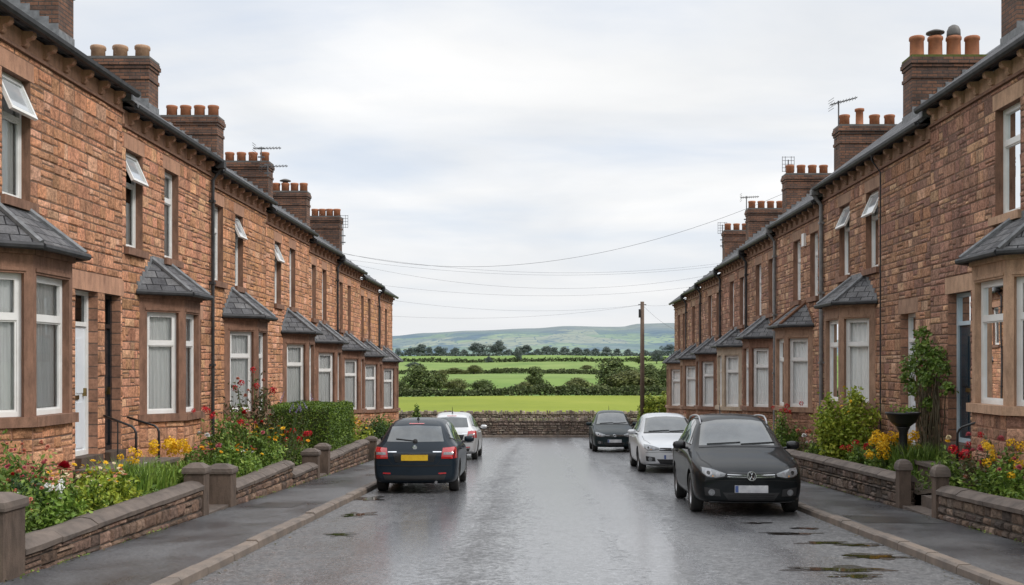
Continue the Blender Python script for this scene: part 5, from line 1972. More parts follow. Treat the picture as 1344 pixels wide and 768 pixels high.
# clipped hedge
rng = random.Random(77)
hx0, hx1, hy0, hy1 = -7.0, -5.28, 27.1, 30.6
hz0, hz1 = rz(28) + 0.25, 0.64
t = thing('clipped_hedge', ((hx0 + hx1) / 2, (hy0 + hy1) / 2, hz0), 'large clipped box shaped green hedge behind a low wall on the left', 'hedge')
mb = MB()
area = [('x', hx1, (hy1 - hy0) * (hz1 - hz0)), ('y', hy0, (hx1 - hx0) * (hz1 - hz0)), ('z', hz1, (hx1 - hx0) * (hy1 - hy0)), ('y', hy1, 2.0)]
for ax, c, a in area:
    for _ in range(int(a * 1900)):
        x, y, z = rng.uniform(hx0, hx1), rng.uniform(hy0, hy1), rng.uniform(hz0, hz1)
        dz = 0.022 * math.sin(x * 5 + y * 3) + 0.02 * math.sin(y * 9 + z * 7 + x * 4) + rng.gauss(0, 0.016)
        rd = max(0, 0.10 - min(abs(z - hz1), 0.10)) if ax != 'z' else max(0, 0.10 - min(abs(x - hx1), abs(y - hy0), 0.10))
        n = Vector((1, 0, 0)) if ax == 'x' else Vector((0, -1 if c == hy0 else 1, 0)) if ax == 'y' else Vector((0, 0, 1))
        p = Vector((c if ax == 'x' else x, c if ax == 'y' else y, c if ax == 'z' else z)) + n * (dz - rd * 0.6)
        leaf(mb, p, (n * 0.7 + rdir(rng, 0.3)).normalized(), rng.uniform(0.03, 0.062), rng, 0.6)
mb.build('hedge_leaves', 'leaf_hedge', t)
mb = MB()
mb.box(hx0 + 0.06, hx1 - 0.07, hy0 + 0.07, hy1 - 0.07, hz0 - 0.2, hz1 - 0.07)
mb.build('hedge_core', 'hedge_far', t)


# ground cover in the beds: nobody could count these leaves
def cover(side, ranges, n, seed, mat):
    rng = random.Random(seed)
    mb = MB()
    for (y0, y1, h) in ranges:
        for _ in range(int(n * (y1 - y0))):
            y = rng.uniform(y0, y1)
            x = rng.uniform(XL + 0.1, WL - 0.32) if side == 'L' else rng.uniform(WR + 0.32, XR - 0.1)
            k = 0.5 + 0.5 * math.sin(x * 5.1 + y * 2.3) * math.sin(y * 3.7)
            z = gz(side, x, y) + rng.uniform(0, h) * (0.35 + k)
            leaf(mb, Vector((x, y, z)), rdir(rng, 0.8), rng.uniform(0.04, 0.10), rng, 0.45)
    return tag(mb.build('ground_cover', mat), 'low green leaves covering the %s garden beds' % ('left' if side == 'L' else 'right'), 'ground cover', None, 'stuff')


cover('L', [(10.3, 16.1, 0.26), (17.8, 24.3, 0.30), (31, 52, 0.35)], 560, 3, 'leaf_mid')
cover('R', [(12.0, 15.8, 0.24), (17.5, 27, 0.28), (28.2, 57, 0.35)], 520, 4, 'leaf_mid')
rng = random.Random(41)
mb = MB()
for _ in range(1500):
    side = rng.random() < 0.5
    y = 9 + 22 * rng.random() ** 1.5
    if (16.2 < y < 17.6):
        continue
    k = math.sin(y * 5) + math.sin(y * 2.3 + 1)
    if k < 0.2:
        continue
    x = (WL + 0.03 + abs(rng.gauss(0, 0.03))) if side else (WR - 0.03 - abs(rng.gauss(0, 0.03)))
    leaf(mb, Vector((x, y, rz(y) + 0.098 + rng.uniform(0, 0.02))), rdir(rng, 0.8), rng.uniform(0.015, 0.04), rng, 0.5)
tag(mb.build('ground_cover', 'leaf_grass'), 'moss and tiny weeds along the foot of the garden walls', 'ground cover', None, 'stuff')
mb = MB()
for _ in range(520):
    y = 9 + 20 * rng.random() ** 1.4
    q = rng.random()
    if q < 0.35:
        x = KR - abs(rng.gauss(0, 0.09)); z = rz(y) + 0.006
    elif q < 0.55:
        x = KL + abs(rng.gauss(0, 0.09)); z = rz(y) + 0.006
    elif q < 0.8:
        x = WR - 0.04 - abs(rng.gauss(0, 0.08)); z = rz(y) + 0.102
    else:
        x = WL + 0.04 + abs(rng.gauss(0, 0.08)); z = rz(y) + 0.102
    leaf(mb, Vector((x, y, z)), Vector((rng.gauss(0, 0.2), rng.gauss(0, 0.2), 1)).normalized(), rng.uniform(0.02, 0.05), rng, 0.6, 0.1)
tag(mb.build('leaf_litter', 'leaf_bronze'), 'fallen brown leaves along kerbs and wall feet', 'leaf litter', None, 'stuff')

# climber and planter beside the second right doorway
rng = random.Random(52)
cx, cy = XR, 19.85
cz = gz('R', 7.3, 20.2)
t = thing('climbing_plant', (XR - 0.1, cy, cz), 'bare stemmed climbing rose with green top on the wall between two doorways', 'climber')
mb = MB()
for k in range(46):
    y0 = cy + rng.uniform(-0.55, 0.45)
    p = Vector((XR - 0.06 - rng.uniform(0, 0.1), y0, cz - 0.05))
    pts = [p.copy()]
    drift = rng.uniform(-0.06, 0.06)
    for i in range(9):
        p = p + Vector((rng.uniform(-0.035, 0.03), drift + rng.uniform(-0.07, 0.07), 0.235 * rng.uniform(0.8, 1.05)))
        p.x = min(XR - 0.04, max(XR - 0.24, p.x))
        pts.append(p.copy())
    mb.tube(pts, [0.016 - 0.001 * i for i in range(10)], 4, 0, False)
mb.build('stem', 'stem', t)
mb = MB()
blob_leaves(mb, [((XR - 0.16 - rng.uniform(0, 0.12), cy + u_, cz + v_), (0.15, r_, r_ * 0.8)) for u_, v_, r_ in ((-0.1, 2.35, 0.28), (0.35, 2.2, 0.3), (-0.55, 2.15, 0.3), (-0.95, 1.95, 0.24), (0.8, 2.0, 0.26), (1.05, 1.75, 0.18), (0.1, 1.95, 0.3), (-0.35, 1.75, 0.22), (-1.1, 1.6, 0.15), (0.6, 1.55, 0.18), (0.0, 2.62, 0.13), (-0.2, 1.3, 0.14), (0.45, 1.1, 0.12))], 1900, 0.085, rng, 0.6, 0.2)
mb.build('foliage', 'leaf_mid', t)
mb = MB()
for _ in range(130):
    leaf(mb, Vector((XR - rng.uniform(0.03, 0.25), cy + rng.uniform(-0.6, 0.6), cz + rng.uniform(0.3, 1.6))), rdir(rng), 0.06, rng, 0.55)
mb.build('foliage', 'leaf_bronze', t)
for k in range(7):
    place(bloom('peony', 'pink' if k % 2 else 'white', rng), 'flower', t, (rng.uniform(-0.15, 0.0), rng.uniform(-0.4, 0.5), rng.uniform(1.9, 2.5)), (0.5, -1.2, 0), (0.05, 0.05, 0.05))
px_, pz_ = 6.62, 19.3
t = thing('planter', (px_, pz_, gz('R', px_, pz_)), 'black bowl planter on a stand beside the climbing plant', 'planter')
b0 = gz('R', px_, pz_)
mb = MB()
M = Matrix.Translation((px_, pz_, 0.62))
mb.lathe([(0.12, 0), (0.22, 0.08), (0.29, 0.22), (0.31, 0.23), (0.31, 0.26), (0.27, 0.26), (0.25, 0.2), (0.001, 0.19)], 18, M)
mb.build('bowl', 'iron', t, True)
mb = MB()
mb.lathe([(0.17, b0 - 0.05), (0.17, b0 + 0.04), (0.085, b0 + 0.09), (0.075, 0.52), (0.12, 0.60), (0.12, 0.618)], 12, Matrix.Translation((px_, pz_, 0)))
mb.build('pedestal', 'iron', t, True)
mb = MB()
for _ in range(70):
    leaf(mb, Vector((px_ + rng.gauss(0, 0.1), pz_ + rng.gauss(0, 0.1), 0.86 + rng.uniform(-0.02, 0.12))), rdir(rng, 0.7), 0.07, rng, 0.5)
mb.build('foliage', 'leaf_grass', t)

# shrubs at the end of the street
def shrub(x, y, z, w, h, label, mat, n, ls, seed, cone=False):
    rng = random.Random(seed)
    t = thing('garden_shrub', (x, y, z), label, 'shrub')
    mb = MB()
    mb.tube([(x, y, z - 0.1), (x + 0.05, y, z + h * 0.6)], [0.06, 0.02], 6)
    mb.build('stem', 'bark', t)
    mb = MB()
    if cone:
        bl = [((x, y, z + h * f), (w * 0.5 * (1.05 - f), w * 0.5 * (1.05 - f), h * 0.22)) for f in (0.15, 0.35, 0.55, 0.75, 0.9)]
    else:
        bl = [((x + rng.uniform(-0.3, 0.3) * w, y + rng.uniform(-0.25, 0.25) * w, z + h * rng.uniform(0.3, 0.68)), (w * 0.32, w * 0.3, h * 0.32)) for _ in range(9)]
    blob_leaves(mb, bl, n, ls, rng, 0.6, 0.4)
    mb.build('foliage', mat, t)


shrub(lat(547, 55.5), 55.5, rz(55) - 0.1, 1.5, 1.75, 'pointed green shrub at the end of the left terrace', 'leaf_mid', 4000, 0.12, 61, True)
shrub(lat(858, 59.2), 58.6, rz(58.6) - 0.1, 1.75, 2.62, 'rounded lime green shrub between the wooden pole and the last right house', 'leaf_lime', 9000, 0.15, 62)

# iron railings at the end of the left terrace
t = thing('iron_railing', (lat(524, 53.6), 53.6, rz(53.6)), 'short black iron railing at the end of the left terrace', 'railing')
zb_ = rz(53.6) + 0.1
for k in range(9):
    x = lat(518, 53.6) + 0.075 * k
    mb = MB()
    mb.tube([(x, 53.6, zb_), (x, 53.6, zb_ + 1.25), (x, 53.6, zb_ + 1.35)], [0.012, 0.012, 0.003], 5)
    mb.build('upright', 'iron', t)
for z in (0.2, 1.1):
    mb = MB()
    mb.box(lat(518, 53.6) - 0.05, lat(518, 53.6) + 0.68, 53.59, 53.61, zb_ + z, zb_ + z + 0.03)
    mb.build('rail', 'iron', t)


# ------------------------------------------------------------------ trees
def tree_meshes(seed, leaves, ls, spread=1.0, form='round'):
    rng = random.Random(seed)
    tr = MB()
    tr.tube([(0, 0, -0.05), (0.01, 0, 0.2), (0.0, 0.01, 0.45)], [0.035, 0.025, 0.016], 7)
    for k in range(6):
        a = k * 1.05 + rng.uniform(-0.3, 0.3)
        z = 0.18 + 0.05 * k
        tr.tube([(0, 0, z), (0.16 * math.cos(a), 0.16 * math.sin(a), z + 0.14), (0.26 * math.cos(a), 0.26 * math.sin(a), z + 0.27)], [0.014, 0.009, 0.004], 5)
    o = tr.build('trunk', 'bark')
    tm = o.data
    bpy.data.objects.remove(o)
    mb = MB()
    bl = []
    n = 17
    for k in range(n):
        a = rng.uniform(0, 6.28)
        f = rng.uniform(0, 1)
        if form == 'round':
            z = 0.22 + 0.64 * f
            r_ = 0.36 * math.sin(math.pi * (0.16 + 0.72 * f)) * rng.uniform(0.45, 1.05)
        elif form == 'low':
            z = 0.15 + 0.6 * f
            r_ = 0.48 * (1.05 - f * 0.9) * rng.uniform(0.5, 1.05)
        else:
            z = 0.2 + 0.72 * f
            r_ = 0.30 * (1.05 - 0.75 * f) * rng.uniform(0.5, 1.0)
        s = rng.uniform(0.10, 0.19)
        bl.append(((r_ * math.cos(a) * spread, r_ * math.sin(a) * spread, z), (s * spread, s * spread, s * rng.uniform(0.65, 0.95))))
    bl.append(((0, 0, 0.45), (0.26 * spread, 0.26 * spread, 0.27)))
    blob_leaves(mb, bl, leaves, ls, rng, 0.85, 0.55, 0.25)
    o = mb.build('crown', 'tree_leaf')
    cm = o.data
    bpy.data.objects.remove(o)
    return tm, cm


TM = [tree_meshes(300 + k, 3600, 0.045, 1.0, ('round', 'low', 'round', 'tall', 'low')[k]) for k in range(5)]


def crown_of(k, mat):
    key = 'crown_%d_%s' % (k, mat)
    if key not in bpy.data.meshes:
        m = TM[k][1].copy()
        m.name = key
        m.materials.clear()
        m.materials.append(MATS[mat])
    return bpy.data.meshes[key]


def tree(px, Z, wpx, top, base, label, k=0, mat='tree_leaf', group=None, cat='tree', name='tree', dz=0.0):
    x = lat(px, Z)
    z0 = terr(x, Z) - 0.1
    h = hgt(top, Z) - z0
    w = wpx * Z / F
    t = thing(name, (x, Z, z0), label, cat, group)
    rot = (px * 0.37) % 6.28
    sx = w / 0.86
    place(TM[k][0], 'trunk', t, (0, 0, 0), (0, 0, rot), (sx, sx, h))
    place(crown_of(k, mat), 'crown', t, (0, 0, 0), (0, 0, rot), (sx, sx, h * 1.02))
    return t


G1 = 'trees in the hedgerow beyond the near field'
for px, Z, w, top, k, mat, label in (
    (558, 190, 54, 474, 0, 'tree_leaf', 'large round dark tree at the left of the hedgerow beyond the near field'),
    (600, 192, 44, 494, 1, 'tree_leaf_olive', 'olive bushy tree right of the large round hedgerow tree'),
    (634, 188, 44, 495, 1, 'tree_leaf', 'broad low tree left of centre in the hedgerow'),
    (688, 189, 34, 498, 1, 'tree_leaf_olive', 'small olive tree leaning on the pointed centre tree'),
    (702, 191, 38, 483, 3, 'tree_leaf', 'pointed reddish green tree at the centre of the hedgerow'),
    (757, 188, 46, 492, 1, 'tree_leaf_olive', 'lone rounded tree between centre and the tall right trees'),
    (809, 196, 66, 466, 0, 'tree_leaf', 'tallest dark tree left of the wooden pole'),
    (824, 187, 74, 481, 1, 'tree_leaf_olive', 'wide olive tree in front of the tallest dark tree'),
    (853, 189, 40, 482, 2, 'tree_leaf', 'tree just right of the wooden pole'),
    (878, 192, 42, 472, 2, 'tree_leaf', 'tall tree partly behind the last right house'),
    (527, 188, 34, 496, 1, 'tree_leaf', 'low tree at the left end of the hedgerow beside the last left house'),
    (655, 190, 26, 508, 4, 'tree_leaf', 'little bush between the hedgerow trees left of centre'),
    (728, 190, 28, 507, 4, 'tree_leaf', 'little bush right of the pointed centre tree'),
    (842, 200, 58, 476, 2, 'tree_leaf', 'dark tree behind the wide olive tree, left of the wooden pole'),
    (578, 200, 36, 487, 3, 'tree_leaf_olive', 'olive tree tucked behind the large round dark tree'),
    (783, 190, 30, 506, 4, 'tree_leaf', 'little bush left of the tall right trees'),
):
    tree(px, Z, w, top, 522, label, k, mat, G1)
G2 = 'scattered trees in the middle fields'
for px, Z, w, top, k, mat, label in (
    (658, 425, 11, 483, 0, 'tree_leaf', 'tiny round bush alone in the middle green field'),
    (622, 420, 26, 477, 1, 'tree_leaf_olive', 'pale olive tree in the second hedge line'),
    (598, 425, 34, 481, 4, 'tree_leaf_olive', 'low tree at the left of the second hedge line'),
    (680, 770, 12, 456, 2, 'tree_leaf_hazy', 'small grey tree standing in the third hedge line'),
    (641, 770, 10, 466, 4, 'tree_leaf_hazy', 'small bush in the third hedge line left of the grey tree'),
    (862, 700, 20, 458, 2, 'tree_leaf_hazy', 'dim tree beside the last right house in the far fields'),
    (770, 560, 24, 478, 4, 'tree_leaf_olive', 'low olive clump in the upper middle field left of the tallest dark tree'),
    (545, 600, 22, 474, 4, 'tree_leaf_hazy', 'low dim clump in the upper field near the last left house'),
    (838, 700, 12, 466, 0, 'tree_leaf', 'small tree just left of the wooden pole in the far fields'),
):
    tree(px, Z, w, top, 480, label, k, mat, G2)
G3 = 'hazy trees along the skyline of the fields'
far = [(508, 20, 452), (522, 12, 455), (536, 14, 456), (549, 25, 450), (564, 12, 453), (579, 20, 454), (597, 16, 455), (609, 12, 457), (628, 28, 449), (651, 24, 445), (668, 14, 457), (688, 22, 452), (704, 12, 457), (718, 20, 452), (727, 14, 455), (742, 16, 454), (757, 20, 454), (770, 12, 457), (782, 16, 456), (796, 16, 453), (809, 12, 457), (823, 14, 457), (846, 14, 458), (876, 26, 451), (890, 20, 452)]
for i, (px, w, top) in enumerate(far):
    lab = {628: 'wide hazy tree on the skyline left of its tallest tree', 651: 'tallest hazy tree on the skyline, left of centre', 549: 'wide hazy tree on the skyline near the last left house', 876: 'bluish tree on the skyline at the edge of the last right house', 688: 'hazy tree on the skyline above the picture centre'}.get(px, 'small hazy dark tree in the skyline row below the hills')
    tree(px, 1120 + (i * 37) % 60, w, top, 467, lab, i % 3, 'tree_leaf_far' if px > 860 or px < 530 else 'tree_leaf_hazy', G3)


def hedge_line(y, x0, x1, h, w, label, mat, n, ls, seed, dip=0.0):
    rng = random.Random(seed)
    t = thing('field_hedge', ((x0 + x1) / 2, y, terr((x0 + x1) / 2, y)), label, 'hedge', 'hedges between the fields')
    mb = MB()
    for _ in range(n):
        x = rng.uniform(x0, x1)
        hh = h * (0.75 + 0.25 * math.sin(x * 0.21 + seed) * math.sin(x * 0.083 + 2) + 0.12 * math.sin(x * 1.3))
        f = rng.random() ** 0.7
        p = Vector((x, y + rng.uniform(-w, w) * (1 - 0.5 * f), terr(x, y) + hh * f))
        leaf(mb, p, (Vector((0, -0.7, 0.3)) + rdir(rng)).normalized(), ls * rng.uniform(0.6, 1.3), rng, 0.9)
    mb.build('hedge_leaves', mat, t)


hedge_line(181, -48, 48, 1.8, 0.9, 'dark hedge along the far edge of the near yellow green field', 'hedge_far', 9000, 0.45, 1)
hedge_line(430, -75, 90, 1.7, 0.9, 'long dark hedge across the middle fields', 'hedge_far', 5000, 0.8, 3)
hedge_line(462, -20, 60, 1.5, 0.9, 'shorter second dark hedge just behind the long middle hedge', 'hedge_far', 3000, 0.8, 4)
hedge_line(777, -150, 150, 3.0, 1.6, 'thin far hedge below the highest green field', 'hedge_far', 5000, 1.3, 5)
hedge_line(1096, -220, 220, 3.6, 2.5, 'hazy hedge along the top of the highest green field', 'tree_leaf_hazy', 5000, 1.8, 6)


# ------------------------------------------------------------------ cars
def paint(name, c, metal=0.35, rough=0.5, coat=0.38):
    m, nt, b, out = new_mat(name)
    n = noise(nt, pos(nt), 1.2, 4)
    n2 = noise(nt, pos(nt), 160.0, 2)
    r = ramp(nt, n.outputs[0], [(0.3, c), (0.7, tuple(x * 0.82 for x in c))])
    nt.links.new(r.outputs[0], b.inputs['Base Color'])
    b.inputs['Metallic'].default_value = metal
    b.inputs['Roughness'].default_value = rough
    b.inputs['Coat Weight'].default_value = coat
    b.inputs['Specular IOR Level'].default_value = 0.1
    # rain drops and road dirt break up the clear coat
    rr = ramp(nt, n2.outputs[0], [(0.35, 0.012), (0.75, 0.05)])
    nt.links.new(rr.outputs[0], b.inputs['Coat Roughness'])


paint('paint_black', (0.006, 0.008, 0.009), 0.0)
paint('paint_navy', (0.008, 0.015, 0.023), 0.0)
paint('paint_teal', (0.012, 0.022, 0.025), 0.0)
paint('paint_silver', (0.56, 0.56, 0.56), 0.6, 0.35)
paint('paint_white', (0.62, 0.63, 0.64), 0.35, 0.32)
simple('plastic_black', (0.012, 0.012, 0.013), (0.02, 0.02, 0.02), 12, 0.5)
simple('plastic_gloss', (0.010, 0.010, 0.011), None, 12, 0.25)
simple('tyre_rubber', (0.018, 0.018, 0.018), (0.032, 0.03, 0.028), 14, 0.75, 0.2)
simple('alloy', (0.42, 0.42, 0.43), (0.28, 0.28, 0.29), 10, 0.38, metal=0.8)
simple('chrome', (0.75, 0.76, 0.77), (0.6, 0.61, 0.62), 10, 0.16, metal=1.0)
simple('panel_gap', (0.004, 0.004, 0.004), None, 5, 0.7)
simple('wheel_well', (0.006, 0.006, 0.006), None, 5, 0.95)
simple('tail_red', (0.42, 0.010, 0.012), (0.30, 0.008, 0.010), 30, 0.12, coat=1.0)
simple('lamp_clear', (0.22, 0.23, 0.235), (0.13, 0.135, 0.14), 30, 0.12, coat=1.0)
simple('lamp_bowl', (0.30, 0.30, 0.31), (0.20, 0.20, 0.21), 30, 0.35, metal=0.6)
simple('lamp_amber', (0.6, 0.25, 0.04), None, 30, 0.15, coat=1.0)
simple('plate_yellow', (0.62, 0.40, 0.012), (0.50, 0.30, 0.01), 9, 0.4)
simple('plate_white', (0.60, 0.60, 0.60), (0.36, 0.36, 0.38), 6, 0.4)
simple('plate_blue', (0.06, 0.10, 0.26), None, 9, 0.4)
simple('badge_blue', (0.05, 0.07, 0.12), None, 9, 0.3)


def car_glass():
    m, nt, b, out = new_mat('car_glass')
    n = noise(nt, pos(nt), 3.0, 4)
    r = ramp(nt, n.outputs[0], [(0.35, (0.040, 0.046, 0.048)), (0.65, (0.080, 0.088, 0.088))])
    nt.links.new(r.outputs[0], b.inputs['Base Color'])
    b.inputs['Roughness'].default_value = 0.03
    b.inputs['IOR'].default_value = 1.85
    n2 = noise(nt, pos(nt), 120.0, 3)
    rr = ramp(nt, n2.outputs[0], [(0.4, 0.006), (0.75, 0.05)])
    nt.links.new(rr.outputs[0], b.inputs['Roughness'])


car_glass()

# y, bottom, half width, shoulder z, greenhouse half width, its z, roof edge half width, its z, crown z
ST = [
    (0.00, 0.25, 0.66, 0.60, 0.58, 0.655, 0.40, 0.675, 0.68),
    (0.07, 0.20, 0.79, 0.655, 0.69, 0.715, 0.46, 0.74, 0.745),
    (0.30, 0.185, 0.872, 0.77, 0.76, 0.815, 0.50, 0.845, 0.855),
    (0.70, 0.18, 0.898, 0.86, 0.79, 0.90, 0.54, 0.935, 0.95),
    (1.06, 0.18, 0.905, 0.92, 0.785, 0.965, 0.60, 1.005, 1.02),
    (1.26, 0.18, 0.905, 0.94, 0.79, 1.00, 0.66, 1.115, 1.14),
    (1.72, 0.18, 0.905, 0.965, 0.795, 1.03, 0.625, 1.445, 1.475),
    (2.02, 0.18, 0.905, 0.975, 0.795, 1.04, 0.61, 1.525, 1.565),
    (2.70, 0.18, 0.905, 0.985, 0.79, 1.05, 0.60, 1.55, 1.595),
    (3.40, 0.18, 0.905, 0.995, 0.785, 1.06, 0.59, 1.525, 1.57),
    (3.80, 0.19, 0.90, 1.00, 0.77, 1.065, 0.58, 1.46, 1.515),
    (4.00, 0.20, 0.885, 0.99, 0.755, 1.05, 0.575, 1.26, 1.31),
    (4.13, 0.22, 0.865, 0.94, 0.735, 0.995, 0.575, 1.06, 1.09),
    (4.21, 0.25, 0.83, 0.86, 0.70, 0.90, 0.54, 0.94, 0.955),
    (4.24, 0.30, 0.77, 0.78, 0.64, 0.82, 0.48, 0.85, 0.86),
]


def car_shell(sx, sy, sz, axles, wr, paintm, st=ST):
    """closed, smoothed shell with wheel arches cut out; returns mesh and a BVH of the uncut shell"""
    bm = bmesh.new()
    rings = []
    for (y, zb, w, zs, g, zg, r, ze, zt) in st:
        zm = zb + (zs - zb) * 0.55
        half = [(0.0, zb), (w * 0.55, zb), (w * 0.90, zb + 0.01), (w * 0.975, zb + 0.10), (w, zm), (w * 0.985, zs - 0.06), (w * 0.955, zs), (g, zg), (r, ze), (r * 0.62, zt - 0.012), (0.0, zt)]
        ring = [bm.verts.new((x * sx, y * sy, z * sz)) for x, z in half]
        left = [ring[0]] + [bm.verts.new((-x * sx, y * sy, z * sz)) for x, z in half[1:-1]] + [ring[-1]]
        rings.append((ring, left))
    n = len(rings[0][0])
    for (r0, l0), (r1, l1) in zip(rings, rings[1:]):
        for i in range(n - 1):
            bm.faces.new((r0[i], r0[i + 1], r1[i + 1], r1[i]))
            bm.faces.new((l0[i + 1], l0[i], l1[i], l1[i + 1]))
    for (r, l), push in ((rings[0], -0.075), (rings[-1], 0.045)):
        mid = [r[0]] + [bm.verts.new((0, r[i].co.y + push * sy * (0.5 if i in (1, n - 2) else 1.0), r[i].co.z)) for i in range(1, n - 1)] + [r[-1]]
        for i in range(n - 1):
            for a, b in ((r, mid), (mid, l)):
                vs = []
                for v in (a[i], a[i + 1], b[i + 1], b[i]):
                    if v not in vs:
                        vs.append(v)
                if len(vs) > 2:
                    bm.faces.new(vs)
    bmesh.ops.recalc_face_normals(bm, faces=bm.faces)
    me = bpy.data.meshes.new('shell')
    bm.to_mesh(me)
    bm.free()
    me.materials.append(MATS[paintm])
    me.materials.append(MATS['wheel_well'])
    ob = bpy.data.objects.new('shell', me)
    COL.objects.link(ob)
    ss = ob.modifiers.new('s', 'SUBSURF')
    ss.levels = 3
    ss.render_levels = 3
    dg = bpy.context.evaluated_depsgraph_get()
    ev = ob.evaluated_get(dg)
    smooth = bpy.data.meshes.new_from_object(ev)
    vs = [v.co.copy() for v in smooth.vertices]
    fs = [tuple(p.vertices) for p in smooth.polygons]
    bvh = BVHTree.FromPolygons(vs, fs)
    # wheel arch cutters
    cut = MB()
    for ay in axles:
        for s in (-1, 1):
            M = Matrix.Translation((s * (0.905 * sx - 0.02), ay, wr + 0.015)) @ Matrix.Rotation(R(90), 4, 'Y')
            cut.lathe([(wr + 0.045, -0.26), (wr + 0.045, 0.26)], 40, M, 1)
    co_ = cut.build('cut', [paintm, 'wheel_well'])
    bm = bmesh.new()
    bm.from_mesh(co_.data)
    bmesh.ops.recalc_face_normals(bm, faces=bm.faces)
    bm.to_mesh(co_.data)
    bm.free()
    bo = ob.modifiers.new('b', 'BOOLEAN')
    bo.operation = 'DIFFERENCE'
    bo.solver = 'EXACT'
    bo.object = co_
    dg = bpy.context.evaluated_depsgraph_get()
    res = bpy.data.meshes.new_from_object(ob.evaluated_get(dg))
    bpy.data.objects.remove(ob)
    bpy.data.objects.remove(co_)
    res.polygons.foreach_set('use_smooth', [True] * len(res.polygons))
    try:
        res.set_sharp_from_angle(angle=R(40))
    except Exception:
        pass
    return res, bvh


